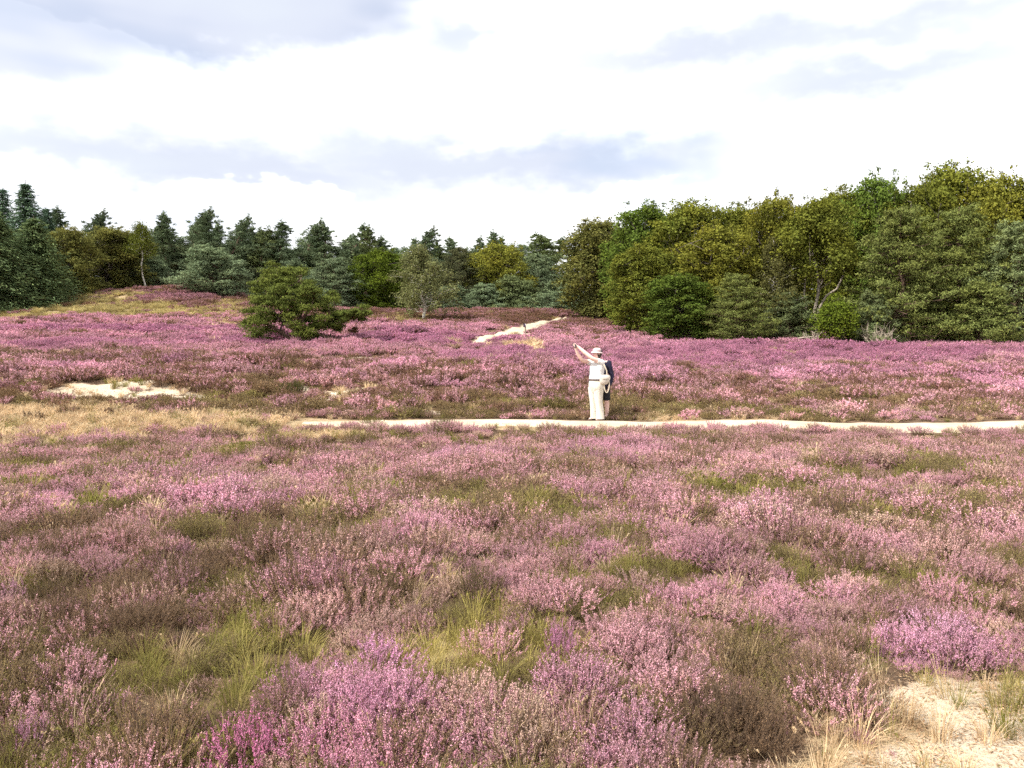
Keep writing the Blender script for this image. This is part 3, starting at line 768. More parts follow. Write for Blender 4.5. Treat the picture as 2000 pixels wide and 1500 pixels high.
YG = ground_at(870, 1215, 0.15)
GM = [M_GRASS]
g_near = [proto('grass_near', grass_geo(500 + k, 60, 0.24, 0.16, 0.0042, 0.6, 0.12), GM) for k in range(3)] + [proto('grass_near', grass_geo(510, 26, 0.34, 0.16, 0.0036, 0.4, 0.5), GM)]
g_mid = [proto('grass_mid', grass_geo(520 + k, 60, 0.27, 0.22, 0.010, 0.6, 0.1), GM) for k in range(3)]
g_far = [proto('grass_far', grass_geo(530 + k, 60, 0.40, 0.6, 0.05, 0.6), GM) for k in range(2)]
grass_layer('foreground_grass', g_near, -1.5, 7.0, 120.0, 5, 0.74, 'dry straw coloured and green grass tufts between the nearest heather')
grass_layer('grass_strip', g_mid, 7.0, 30.0, 30.0, 6, 0.9, 'dry yellow grass along the sandy path')
grass_layer('hill_grass', g_far, 30.0, 92.0, 4.0, 7, 1.0, 'tan grass on the far hillside')


def litter_layer():
    r = np.random.default_rng(8)
    G = Geo(); n = 26
    c = np.concatenate([r.normal(0, 0.05, (n, 2)), r.uniform(0.001, 0.012, (n, 1))], 1)
    a = r.uniform(0, 6.28, n); d = np.stack([np.cos(a), np.sin(a), r.normal(0, 0.15, n)], 1)
    G.kites(c, d, unit(np.stack([r.normal(0, 0.3, n), r.normal(0, 0.3, n), np.ones(n)], 1)), r.uniform(0.006, 0.03, n), r.uniform(0.002, 0.007, n))
    pr = [proto('litter_scrap', G, [M_LITTER])]
    x, y = wedge(r, 1.5, 6.5, 520); f = field(SAND, x, y)
    keep = (f > 0.1) & (r.uniform(0, 1, len(x)) < 0.28 + 0.5 * (fbm(x * 3, y * 3, 55, 3) > 0.5)); x, y = x[keep], y[keep]; n = len(x)
    x2, y2 = wedge(r, 16.0, 25.0, 14); f2 = field(SAND, x2, y2); k2 = (f2 > 0.25) & (r.uniform(0, 1, len(x2)) < 0.5); x = np.append(x, x2[k2]); y = np.append(y, y2[k2])
    s = np.where(y > 10, 3.0, 1.0) * r.uniform(0.6, 1.3, len(x)); n = len(x)
    u = r.uniform(0, 1, n)[:, None]; col = C(0.22, 0.14, 0.085) * u + C(0.40, 0.30, 0.21) * (1 - u)
    print('litter', n)
    scatter('plant_litter', pr, np.stack([x, y, terrain(x, y)], 1), np.stack([0 * x, 0 * x, r.uniform(0, 6.28, n)], 1), np.stack([s, s, s], 1), np.zeros(n), {'leaf_colour': col}, 'brown scraps of dry plant litter lying on bare sand', 'litter')


litter_layer()

# ------------------------------------------------------------------ trees
def limb(G, r, a, b, r0, r1, wig=0.06, seg=5, sides=6, mat=0):
    a, b = np.asarray(a, float), np.asarray(b, float); t = np.linspace(0, 1, seg)[:, None]
    L = np.linalg.norm(b - a); p = a + (b - a) * t
    p[1:-1] += r.normal(size=(seg - 2, 3)) * wig * L
    G.tube(p, np.linspace(r0, r1, seg), sides, mat, False)
    return p


def puff(Lf, r, c, rad, n, size, aspect, up=0.3, flat=1.0, droop=0.0, shell=0.45):
    d = rand_dir(r, n); d[:, 2] = np.where(r.uniform(0, 1, n) < up, np.abs(d[:, 2]), d[:, 2])
    rr = (shell + (1 - shell) * r.uniform(0, 1, n) ** 0.6)[:, None]
    # lumpy outline
    lob = 1 + 0.28 * np.sin(d[:, :1] * 5 + c[0] * 3) * np.cos(d[:, 1:2] * 5 + c[1] * 3) + 0.15 * np.sin(d[:, 2:] * 9 + c[2])
    p = c + d * rr * rad * lob * np.array([1, 1, flat])
    nrm = unit(d * 0.7 + rand_dir(r, n) * 0.8 + np.array([0, 0, 0.35]))
    ax = unit(np.cross(nrm, rand_dir(r, n)) + np.array([0, 0, -droop]))
    s = size * r.uniform(0.6, 1.35, n)
    Lf.kites(p, ax, nrm, s, s * aspect)


def oak(seed, H=11.0, W=8.0, low=0.12, n_puff=120, leaf=0.21, per=330, bare=False):
    """broadleaved tree: forked limbs, crown of many separate leaf clumps"""
    r = np.random.default_rng(seed); T, Lf = Geo(), Geo()
    fork = np.array([r.normal() * 0.2, r.normal() * 0.2, H * r.uniform(0.18, 0.26)])
    limb(T, r, (0, 0, -0.4), fork, 0.24, 0.19, 0.03, 6, 8)
    lim = []
    for k in range(7):
        a = k * 2.4 + r.uniform(-0.4, 0.4); q = r.uniform(0.25, 0.7) * W / 2
        e = np.array([math.cos(a) * q, math.sin(a) * q, H * r.uniform(0.55, 0.88)])
        lim.append(limb(T, r, fork, e, 0.13, 0.03, 0.07, 7, 6))
    for k in range(n_puff):
        u = (k + 0.5) / n_puff; zr = low + (1.0 - low) * u ** 0.85
        prof = max(1 - (abs(zr - 0.50) / 0.51) ** 2.6, 0.03) ** 0.5 if zr > 0.50 else 0.80 + 0.20 * (zr - low) / (0.5 - low)
        a = k * 2.399 + r.uniform(-0.5, 0.5); q = prof * W / 2 * r.uniform(0.45, 0.95) * (1 if k % 4 else 0.4)
        rad = r.uniform(0.65, 1.15)
        c = np.array([math.cos(a) * q, math.sin(a) * q, zr * (H - rad * 0.7)])
        b = lim[k % 7]; src = b[np.argmin(np.linalg.norm(b - c, axis=1))]
        limb(T, r, src, c, 0.035, 0.012, 0.08, 4, 4)
        puff(Lf, r, c, rad, int(per * rad ** 1.6), leaf, 0.62, 0.55, 0.8)
    for k in range(9):      # stray twigs that break the outline
        a = r.uniform(0, 6.28); q = W / 2 * r.uniform(0.0, 0.7); zt = H * (0.78 + 0.22 * math.sqrt(max(1 - (q / (W / 2)) ** 2, 0)))
        c = np.array([math.cos(a) * q, math.sin(a) * q, zt + r.uniform(-0.2, 0.4)])
        limb(T, r, c - [0, 0, 1.0], c + [0, 0, 0.2], 0.02, 0.008, 0.06, 4, 3)
        puff(Lf, r, c, 0.32, 34, leaf * 0.9, 0.6, 0.5, 1.2, 0, 0.1)
    return T, Lf


def pine_tall(seed, H=13.0, W=4.2, low=0.30, lean=0.5, n=96, per=200):
    """forest pine: bare lower trunk, dense uneven crown of upswept branches, ragged leaning top"""
    r = np.random.default_rng(seed); T, Lf = Geo(), Geo()
    la = r.uniform(-0.6, 0.6); tip = np.array([math.cos(la) * lean, math.sin(la) * lean * 0.5, H])
    zt = np.linspace(0, 1, 9)[:, None]; p = np.array([0, 0, -0.4]) + (tip - [0, 0, -0.4]) * zt; p[:, :2] *= zt; p[1:-1, :2] += r.normal(size=(7, 2)) * 0.1
    T.tube(p, np.linspace(0.19, 0.02, 9), 7, 0, False)
    for k in range(n):
        u = r.uniform(0, 1) ** 0.9 if k > 8 else 0.78 + 0.025 * k; zr = low + (0.985 - low) * u; a = r.uniform(0, 6.283)
        L = (W / 2 * min((1 - u) ** 0.95, 0.85) * r.uniform(0.4, 1.2) + 0.07) * (0.7 if u < 0.12 else 1.0)
        b = np.array([np.interp(zr, zt[:, 0], p[:, 0]), np.interp(zr, zt[:, 0], p[:, 1]), zr * H])
        e = b + np.array([math.cos(a) * L + 0.12 * L, math.sin(a) * L, L * r.uniform(0.05 + 0.3 * u, 0.6 + 1.0 * u)])
        limb(T, r, b, e, 0.045 * (1.15 - u), 0.012, 0.06, 4, 4)
        for q in (0.35, 0.6, 0.82, 1.0):
            rad = (0.58 * (1 - 0.90 * u) + 0.03) * r.uniform(0.7, 1.2) * (1.1 - 0.35 * q)
            m = int(per * 0.6 * rad + 10); c = b + (e - b) * q + r.normal(size=3) * 0.12
            pt = c + rand_dir(r, m) * (r.uniform(0, 1, m) ** 0.5)[:, None] * rad * np.array([1, 1, 0.95])
            ax = unit(unit(e - b) * 0.8 + rand_dir(r, m) * 0.7 + [0, 0, 0.35]); sz = 0.27 * r.uniform(0.6, 1.3, m) * (1 - 0.3 * u)
            Lf.kites(pt, ax, rand_dir(r, m), sz, sz * 0.24)
    m = 90; t = r.uniform(0, 1, m)[:, None]; tip = tip + [lean * 0.08, 0, 0.45]
    Lf.kites(tip + (p[-2] - tip) * t * 0.6 + r.normal(size=(m, 3)) * 0.06 * (1 + t), unit(rand_dir(r, m) + [0, 0, 1.0]), rand_dir(r, m), 0.2, 0.05)
    for k in range(14):      # dead lower branches
        z = H * r.uniform(0.1, low); a = r.uniform(0, 6.28); L = r.uniform(0.4, 1.3)
        b = np.array([np.interp(z / H, zt[:, 0], p[:, 0]), np.interp(z / H, zt[:, 0], p[:, 1]), z])
        limb(T, r, b, b + [math.cos(a) * L, math.sin(a) * L, r.uniform(-0.3, 0.2)], 0.02, 0.006, 0.08, 4, 3)
    return T, Lf


def pine_bushy(seed, H=6.0, W=6.0, n=84, per=230, low=0.03, top=0.75):
    """open-grown young pine: branches to the ground ending in flat needle pads"""
    r = np.random.default_rng(seed); T, Lf = Geo(), Geo()
    p = limb(T, r, (0, 0, -0.3), (r.normal() * 0.2, r.normal() * 0.2, H * 0.93), 0.17, 0.03, 0.02, 8, 7)
    for k in range(n):
        u = (k + 0.5) / n; zr = low + (0.97 - low) * u; a = k * 2.4 + r.uniform(-0.5, 0.5)
        prof = (1 - max(u - 0.12, 0) ** (1.0 / top)) ** 0.8 if u > 0.12 else 0.85 + u
        L = W / 2 * max(prof, 0.06) * r.uniform(0.62, 1.08)
        b = p[int(np.clip(zr * 7, 0, 7))] * [1, 1, 0] + [0, 0, zr * H * 0.92]
        e = b + np.array([math.cos(a) * L, math.sin(a) * L, L * r.uniform(0.0, 0.3) - 0.1 * (1 - u)]); e[2] = max(e[2], 0.2)
        limb(T, r, b, e, 0.05 * (1.1 - u), 0.012, 0.06, 5, 4)
        for q in (0.45, 0.72, 0.98):
            rad = r.uniform(0.35, 0.62) * (0.75 + 0.5 * (1 - u))
            puff(Lf, r, b + (e - b) * q + r.normal(size=3) * 0.16, rad, int(per * rad), 0.20, 0.26, 0.6, 0.72, -0.3, 0.15)
    return T, Lf


def spruce(seed, H=15.0, W=5.0, low=0.04, tiers=30, per=130, pw=0.85):
    r = np.random.default_rng(seed); T, Lf = Geo(), Geo()
    limb(T, r, (0, 0, -0.4), (0, 0, H), 0.22, 0.015, 0.004, 8, 7)
    for k in range(tiers):
        u = k / tiers; z = H * (low + (0.985 - low) * u)
        for q in range(7):
            a = q * 0.9 + k * 0.7 + r.uniform(-0.25, 0.25); L = W / 2 * (1 - u) ** pw * r.uniform(0.68, 1.1) + 0.12
            b = np.array([0, 0, z]); e = np.array([math.cos(a) * L, math.sin(a) * L, z - L * 0.18 + r.uniform(-0.1, 0.15)]); e[2] = max(e[2], 0.1)
            limb(T, r, b, e, 0.03, 0.008, 0.02, 4, 3)
            m = int(per * (0.35 + L / W * 2)); t = r.uniform(0.15, 1.05, m)[:, None]
            c = b + (e - b) * t + r.normal(size=(m, 3)) * np.array([0.2, 0.2, 0.2]) * (0.5 + L / 2.5) - np.array([0, 0, 0.08])
            ax = unit(unit(e - b) + rand_dir(r, m) * 0.7 + [0, 0, -0.25]); s = 0.32 * r.uniform(0.6, 1.3, m)
            Lf.kites(c, ax, unit(rand_dir(r, m) + [0, 0, 0.8]), s, s * 0.3)
    return T, Lf


def birch(seed, H=8.0, W=6.0, n=80, per=150, low=0.14, tr=0.115):
    r = np.random.default_rng(seed); T, Lf = Geo(), Geo()
    p = limb(T, r, (0, 0, -0.3), (0.35 * r.normal(), 0.3 * r.normal(), H * 0.95), tr, 0.02, 0.02, 9, 7)
    for k in range(n):
        u = (k + 0.5) / n; zr = low + (0.98 - low) * u; a = k * 2.4 + r.uniform(-0.5, 0.5)
        prof = min(1.0, (1 - u) ** 0.85 * 1.1 + 0.06) * (1.0 if u > 0.15 else 0.85)
        L = W / 2 * prof * r.uniform(0.4, 1.05)
        b = p[int(np.clip(zr * 0.8 * 8, 0, 8))] * [1, 1, 0] + [0, 0, zr * H * 0.9]
        e = b + np.array([math.cos(a) * L, math.sin(a) * L, L * r.uniform(0.1, 0.5)])
        limb(T, r, b, e, 0.03, 0.008, 0.07, 5, 4)
        for q in (0.55, 0.85, 1.0):
            rad = r.uniform(0.32, 0.55); c = b + (e - b) * q + r.normal(size=3) * 0.15
            puff(Lf, r, c - [0, 0, 0.25], rad, int(per * rad), 0.14, 0.62, 0.3, 1.7, 0.6, 0.05)
    return T, Lf


def old_oak(seed=77, H=11.0, W=7.0):
    """oak with pale twisted bare stems showing under a high crown"""
    r = np.random.default_rng(seed); T, Lf = oak(seed, H, W, 0.45, 85, 0.21, 300)
    T = Geo()
    T.tube([(0, 0, -0.4), (0.1, 0, 1.2), (-0.05, 0, 2.4), (0.25, -0.1, 4.2), (0.1, 0, 5.6), (-0.35, 0, 7.2), (-0.5, 0.1, 8.6)], [0.16, 0.15, 0.13, 0.12, 0.1, 0.08, 0.03], 7)
    T.tube([(0.1, 0, 1.0), (0.2, -0.2, 2.6), (0.75, -0.3, 3.6), (1.5, -0.4, 4.1), (1.9, -0.4, 5.0), (2.3, -0.2, 6.4)], [0.12, 0.11, 0.1, 0.085, 0.07, 0.03], 7)
    T.tube([(-0.3, 0.1, -0.4), (-0.5, 0.2, 1.8), (-0.8, 0.2, 3.6), (-0.7, 0.3, 5.4), (-1.2, 0.2, 7.4)], [0.1, 0.09, 0.08, 0.06, 0.03], 6)
    T.tube([(0.25, -0.1, 4.2), (0.7, 0, 5.2), (0.9, 0.1, 6.6), (1.3, 0.1, 8.2)], [0.08, 0.07, 0.055, 0.02], 6)
    for k in range(16):
        a = r.uniform(0, 6.28); limb(T, r, (r.uniform(-0.5, 1), 0, r.uniform(4, 7)), (math.cos(a) * 2.4, math.sin(a) * 2.0, r.uniform(6.5, 9.5)), 0.05, 0.015, 0.08, 5, 5)
    return T, Lf


def kind(name, gen, bark, leafm):
    T, Lf = gen
    return (T.mesh(name + '_trunk', [bark], True), Lf.mesh(name + '_crown', [leafm]))


def dims(me):
    co = np.empty(len(me.vertices) * 3); me.vertices.foreach_get('co', co); co = co.reshape(-1, 3)
    lo, hi = np.percentile(co, 0.5, axis=0), np.percentile(co, 99.5, axis=0)
    return co[:, 2].max(), (hi[0] - lo[0] + hi[1] - lo[1]) / 2


KINDS = {
    'oak_a': kind('oak', oak(1), M_BARK, M_OAK), 'oak_b': kind('oak', oak(2, 11, 8.5, 0.06), M_BARK, M_OAK), 'oak_c': kind('oak', oak(3, 11, 7.0, 0.03, 120), M_BARK, M_OAK),
    'oak_d': kind('oak', oak(4, 10, 9.0, 0.2, 110, 0.2), M_BARK, M_OAK),
    'old_oak': kind('old_oak', old_oak(), M_BARKG, M_OAK),
    'sapling': kind('sapling', oak(6, 4.0, 3.4, 0.22, 34, 0.17, 260), M_BARK, M_OAK),
    'pine_a': kind('pine', pine_tall(11), M_BARKP, M_PINE), 'pine_b': kind('pine', pine_tall(12, 13, 4.8, 0.3, 0.9), M_BARKP, M_PINE),
    'pine_c': kind('pine', pine_tall(13, 13, 4.2, 0.4, 0.4), M_BARKP, M_PINE), 'pine_e': kind('pine', pine_tall(15, 13, 3.6, 0.34, 0.2, 84), M_BARKP, M_PINE), 'pine_f': kind('pine', pine_tall(17, 13, 5.6, 0.38, 1.9, 80), M_BARKP, M_PINE), 'pine_d': kind('pine', pine_tall(14, 13, 5.2, 0.26, 1.5, 90), M_BARKP, M_PINE),
    'bushy_a': kind('bushy_pine', pine_bushy(21), M_BARKP, M_PINE), 'bushy_b': kind('bushy_pine', pine_bushy(22, 6, 5, 76), M_BARKP, M_PINE),
    'bushy_tall': kind('bushy_pine', pine_bushy(23, 9.5, 6.5, 130, 220, 0.02, 0.6), M_BARKP, M_PINE),
    'spruce_a': kind('spruce', spruce(31, 15, 6.5, 0.04, 26, 120, 1.0), M_BARKP, M_PINE), 'spruce_b': kind('spruce', spruce(32, 15, 8.0, 0.01, 26, 190, 0.72), M_BARKP, M_PINE),
    'spruce_thin': kind('spruce', spruce(33, 15, 3.2, 0.3, 24, 50), M_BARKP, M_PINE),
    'birch_a': kind('birch', birch(41), M_BARKB, M_BIRCH), 'birch_tall': kind('birch', birch(42, 9.0, 3.6, 40, 110, 0.52, 0.09), M_BARKB, M_BIRCH),
}
DIMS = {k: dims(v[1]) for k, v in KINDS.items()}
_tr = random.Random(4)


FIXED_LEAN = {'pine_f', 'pine_d'}
def tree(name, kd, px, top, d, wpx, col, label, cat, group=None, rz=None, sink=0.0):
    x = x_of(px, 620, d); z = float(terrain(np.array([x]), np.array([d]))[0]) - sink
    H = height_of(px, top, d) - z; Wm = wpx / F * d * (1.42 if name == 'pine_tree' else 1.0)
    dh, dw = DIMS[kd]
    r = empty(name, (x, d, z), (_tr.uniform(-0.5, 0.5) if kd in FIXED_LEAN else _tr.uniform(0, 6.28)) if rz is None else rz, (Wm / dw, Wm / dw, H / dh))
    tag(r, label, cat, group)
    t = link('trunk', KINDS[kd][0], r); c = link('crown', KINDS[kd][1], r)
    v = _tr.uniform(0.88, 1.12)
    c.color = (col[0] * v, col[1] * v, col[2] * v, 1.0)
    return r


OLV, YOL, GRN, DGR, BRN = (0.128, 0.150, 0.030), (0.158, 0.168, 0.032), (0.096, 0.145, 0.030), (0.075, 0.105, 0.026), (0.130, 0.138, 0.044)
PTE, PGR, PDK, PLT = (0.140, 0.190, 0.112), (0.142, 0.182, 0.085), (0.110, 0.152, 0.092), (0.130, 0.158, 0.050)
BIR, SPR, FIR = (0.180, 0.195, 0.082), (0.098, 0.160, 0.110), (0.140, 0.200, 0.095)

TREES = [
    # far left edge
    ('spruce_tree', 'spruce_b', -15, 405, 70, 200, FIR, 'broad dense fir at the very left edge of the wood', 'tree'),
    ('spruce_tree', 'spruce_b', 70, 425, 74, 160, FIR, 'broad green fir standing right of the edge fir, branches down to the grass', 'tree'),
    ('spruce_tree', 'spruce_a', 56, 356, 84, 150, SPR, 'tallest dark spruce rising above the firs on the left', 'tree'),
    ('spruce_tree', 'spruce_thin', 12, 368, 87, 70, SPR, 'thin sparse spruce tip left of the tallest spruce', 'tree'),
    ('spruce_tree', 'spruce_thin', 95, 406, 88, 70, SPR, 'small narrow spruce tip just right of the tallest spruce', 'tree'),
    ('spruce_tree', 'spruce_a', -90, 400, 78, 120, SPR, 'dark spruce beyond the left edge of the wood', 'tree'),
    ('spruce_tree', 'spruce_b', -190, 410, 74, 190, FIR, 'broad fir far beyond the left edge of the view', 'tree'),
    ('broadleaf_tree', 'oak_c', 140, 438, 80, 92, BRN, 'olive brown leafy tree between the left firs and the dark gap', 'tree'),
    ('pine_tree', 'pine_b', 122, 404, 97, 66, PDK, 'dark pine top left of a twin above the olive leafy tree', 'tree'),
    ('pine_tree', 'pine_f', 158, 401, 98, 66, PDK, 'dark leaning pine top right of a twin above the olive leafy tree', 'tree'),
    ('broadleaf_tree', 'oak_a', 222, 440, 88, 140, BRN, 'rounded brownish oak over the dark gap on the hill crest', 'tree'),
    ('pine_tree', 'pine_c', 200, 424, 101, 60, PDK, 'single pine top poking above the brownish oak', 'tree'),
    ('birch_tree', 'birch_tall', 283, 428, 87, 64, OLV, 'slender birch with a long pale bare trunk on the hill crest', 'tree'),
    ('pine_tree', 'pine_b', 262, 446, 104, 60, PTE, 'low pine behind the slender pale birch on the crest', 'tree'),
    ('pine_tree', 'pine_e', 330, 410, 104, 66, PTE, 'pointed pine first right of the slender pale birch', 'tree'),
    ('pine_tree', 'pine_f', 362, 400, 106, 74, PTE, 'tall pine with a top leaning right on the hill skyline', 'tree'),
    ('pine_tree', 'pine_e', 398, 408, 107, 64, PTE, 'narrow upright pine above the bushy grey green pine', 'tree'),
    ('pine_tree', 'pine_f', 440, 414, 108, 68, PTE, 'ragged pine right of the narrow upright pine on the skyline', 'tree'),
    ('bushy_pine', 'bushy_a', 300, 500, 92, 110, PTE, 'low bushy pine at the foot of the slender pale birch', 'tree'),
    ('bushy_pine', 'bushy_b', 420, 474, 81, 148, PTE, 'bushy grey green pine at the right end of the hill crest', 'tree'),
    ('pine_tree', 'pine_c', 345, 440, 112, 80, PDK, 'shaded pine filling the gap below the leaning pine', 'tree'),
    # centre row
    ('pine_tree', 'pine_e', 478, 432, 112, 62, PTE, 'first pine of the middle row, right of the hill', 'tree'),
    ('pine_tree', 'pine_a', 512, 436, 108, 70, PGR, 'second pine of the middle row with a bare red brown trunk', 'tree'),
    ('pine_tree', 'pine_c', 547, 428, 110, 66, PTE, 'third pine of the middle row, behind the lone heath pine', 'tree'),
    ('pine_tree', 'pine_f', 583, 426, 112, 76, PTE, 'fourth pine of the middle row, above the lone heath pine', 'tree'),
    ('pine_tree', 'pine_b', 628, 430, 110, 78, PTE, 'fifth pine of the middle row with a broad dark crown', 'tree'),
    ('pine_tree', 'pine_d', 668, 431, 113, 72, PTE, 'sixth pine of the middle row with a split top', 'tree'),
    ('pine_tree', 'pine_e', 716, 436, 112, 60, PGR, 'seventh pine of the middle row, a lone dark cone', 'tree'),
    ('pine_tree', 'pine_c', 758, 456, 114, 66, PTE, 'eighth pine of the middle row peeping over the round oak', 'tree'),
    ('pine_tree', 'pine_f', 800, 436, 110, 74, PDK, 'dark wind swept pine top above the heath birch', 'tree'),
    ('pine_tree', 'pine_a', 858, 464, 114, 66, PGR, 'short pine top right behind the heath birch', 'tree'),
    ('pine_tree', 'pine_b', 884, 454, 114, 60, PTE, 'left of two small twin pine tips on the low skyline', 'tree'),
    ('pine_tree', 'pine_d', 908, 454, 115, 60, PTE, 'right of two small twin pine tips on the low skyline', 'tree'),
    ('bushy_pine', 'bushy_a', 500, 520, 100, 130, (0.055, 0.07, 0.04), 'dull low pine thicket left of the lone heath pine', 'tree'),
    ('bushy_pine', 'bushy_tall', 652, 500, 90, 124, PTE, 'bushy pine standing behind the lone heath pine', 'tree'),
    ('bushy_pine', 'bushy_a', 575, 500, 98, 130, PDK, 'dark pine thicket hidden behind the lone heath pine', 'tree'),
    ('broadleaf_tree', 'oak_b', 748, 480, 93, 132, (0.085, 0.125, 0.02), 'round green oak left of the heath birch', 'tree'),
    ('bushy_pine', 'bushy_tall', 898, 478, 98, 106, (0.075, 0.085, 0.045), 'greyish bushy pine right of the heath birch', 'tree'),
    ('broadleaf_tree', 'oak_d', 972, 466, 100, 142, YOL, 'round golden green oak in the middle of the far wood', 'tree'),
    ('bushy_pine', 'bushy_a', 945, 548, 94, 110, PTE, 'low pine below the left side of the golden oak', 'tree'),
    ('bushy_pine', 'bushy_b', 1010, 536, 95, 120, PGR, 'low pine below the right side of the golden oak', 'tree'),
    ('bushy_pine', 'bushy_a', 1085, 545, 92, 120, PTE, 'low grey green pine at the top of the sandy hill path', 'tree'),
    ('bushy_pine', 'bushy_b', 870, 555, 90, 110, PDK, 'low dark pine thicket at the foot of the heath birch', 'tree'),
    ('pine_tree', 'pine_b', 985, 448, 122, 66, PTE, 'pine top just above the golden oak', 'tree'),
    ('pine_tree', 'pine_d', 945, 458, 120, 60, PTE, 'pine top left above the golden oak', 'tree'),
    ('pine_tree', 'pine_d', 1040, 458, 118, 100, PGR, 'lowest pine of the slope rising behind the golden oak', 'tree'),
    ('pine_tree', 'pine_b', 1078, 444, 112, 110, PGR, 'middle pine of the slope rising behind the golden oak', 'tree'),
    ('pine_tree', 'pine_d', 1118, 432, 106, 110, PGR, 'highest pine of the slope next to the right oak wood', 'tree'),
    ('bushy_pine', 'bushy_tall', 1050, 490, 104, 120, PTE, 'pine filling the slope between golden oak and right wood', 'tree'),
    ('pine_tree', 'pine_c', 314, 436, 110, 60, PTE, 'lower pine in the gap between the slender birch and the pointed pine', 'tree'),
    ('pine_tree', 'pine_b', 382, 424, 113, 60, PTE, 'lower pine between the leaning pine and the narrow upright pine', 'tree'),
    ('pine_tree', 'pine_a', 420, 428, 114, 60, PTE, 'lower pine between the narrow upright pine and the ragged pine', 'tree'),
    ('pine_tree', 'pine_d', 460, 438, 115, 60, PTE, 'lower pine between the ragged pine and the middle row', 'tree'),
    ('pine_tree', 'pine_c', 495, 446, 116, 56, PTE, 'lower pine between the first and second middle row pines', 'tree'),
    ('pine_tree', 'pine_b', 530, 444, 116, 56, PGR, 'lower pine between the second and third middle row pines', 'tree'),
    ('pine_tree', 'pine_a', 604, 446, 116, 60, PTE, 'lower pine between the fourth and fifth middle row pines', 'tree'),
    ('pine_tree', 'pine_c', 690, 450, 117, 60, PTE, 'lower pine between the sixth and seventh middle row pines', 'tree'),
    ('pine_tree', 'pine_d', 778, 462, 117, 60, PTE, 'lower pine between the eighth middle row pine and the wind swept pine', 'tree'),
    ('pine_tree', 'pine_a', 832, 462, 118, 56, PGR, 'lower pine straight behind the top of the heath birch', 'tree'),
    # right wood
    ('broadleaf_tree', 'oak_c', 1168, 420, 77, 150, BRN, 'brownish green oak at the left end of the right wood', 'tree'),
    ('broadleaf_tree', 'oak_b', 1262, 384, 66, 175, GRN, 'tall green oak with a twiggy top in the right wood', 'tree'),
    ('broadleaf_tree', 'oak_c', 1255, 470, 57, 130, OLV, 'leafy oak sweeping to the ground beside the pink slope', 'tree'),
    ('broadleaf_tree', 'oak_a', 1345, 386, 63, 180, OLV, 'rounded oak second from the left in the right wood skyline', 'tree'),
    ('broadleaf_tree', 'oak_b', 1395, 425, 56, 180, YOL, 'yellowish oak in front of the right wood', 'tree'),
    ('broadleaf_tree', 'oak_a', 1440, 392, 66, 150, OLV, 'oak top between the yellowish oak and the twiggy oak', 'tree'),
    ('broadleaf_tree', 'oak_d', 1510, 366, 60, 170, YOL, 'twiggy topped oak in the middle of the right wood', 'tree'),
    ('bushy_pine', 'bushy_tall', 1440, 530, 51, 130, PLT, 'bushy pine with layered pads in front of the yellowish oak', 'tree'),
    ('broadleaf_tree', 'oak_c', 1325, 530, 53, 130, GRN, 'low leafy oak at the heather edge below the rounded oak', 'tree'),
    ('birch_tree', 'birch_a', 1520, 450, 54, 120, (0.115, 0.115, 0.04), 'drooping grey green birch left of the pale twisted oak', 'tree'),
    ('broadleaf_tree', 'old_oak', 1592, 372, 54, 165, OLV, 'oak with pale twisted bare stems above the small sapling', 'tree'),
    ('broadleaf_tree', 'oak_a', 1640, 360, 66, 150, OLV, 'oak crown behind the pale twisted oak', 'tree'),
    ('broadleaf_tree', 'oak_d', 1705, 326, 64, 170, GRN, 'tall dark green oak with ragged top in the right wood', 'tree'),
    ('broadleaf_tree', 'oak_b', 1790, 340, 62, 160, OLV, 'oak between the ragged oak and the highest crown', 'tree'),
    ('broadleaf_tree', 'oak_a', 1845, 312, 66, 190, OLV, 'highest oak crown on the right wood skyline', 'tree'),
    ('broadleaf_tree', 'oak_d', 1950, 322, 62, 200, YOL, 'broad olive oak right of the highest crown', 'tree'),
    ('broadleaf_tree', 'oak_b', 2060, 330, 60, 190, OLV, 'oak cut off by the right edge of the view', 'tree'),
    ('broadleaf_tree', 'sapling', 1635, 570, 49.5, 95, (0.10, 0.14, 0.02), 'small bright oak sapling under the pale twisted oak', 'tree'),
    ('bushy_pine', 'bushy_tall', 1755, 395, 51, 200, PLT, 'big layered pine right of the small sapling', 'tree'),
    ('bushy_pine', 'bushy_tall', 1868, 395, 52, 200, PLT, 'big layered pine second from the right edge', 'tree'),
    ('bushy_pine', 'bushy_tall', 1985, 425, 50, 190, PGR, 'big layered pine at the right edge with bare lower branches', 'tree'),
    ('bushy_pine', 'bushy_a', 1700, 560, 50, 110, PGR, 'low pine thicket between the sapling and the big layered pine', 'tree'),
    ('bushy_pine', 'bushy_b', 1920, 545, 49, 140, PLT, 'low pine in front of the two rightmost layered pines', 'tree'),
    ('bushy_pine', 'bushy_b', 1540, 560, 53, 110, PGR, 'small pine below the drooping grey green birch', 'tree'),
    ('bushy_pine', 'bushy_tall', 2110, 430, 52, 190, PGR, 'layered pine just beyond the right edge', 'tree'),
    ('broadleaf_tree', 'oak_a', 2200, 330, 60, 210, OLV, 'oak far beyond the right edge of the view', 'tree'),
    # heath
    ('birch_tree', 'birch_a', 830, 470, 70, 138, BIR, 'light olive birch with a white trunk standing on the heath', 'tree', None, 0.6),
]
for t in TREES: tree(*t)
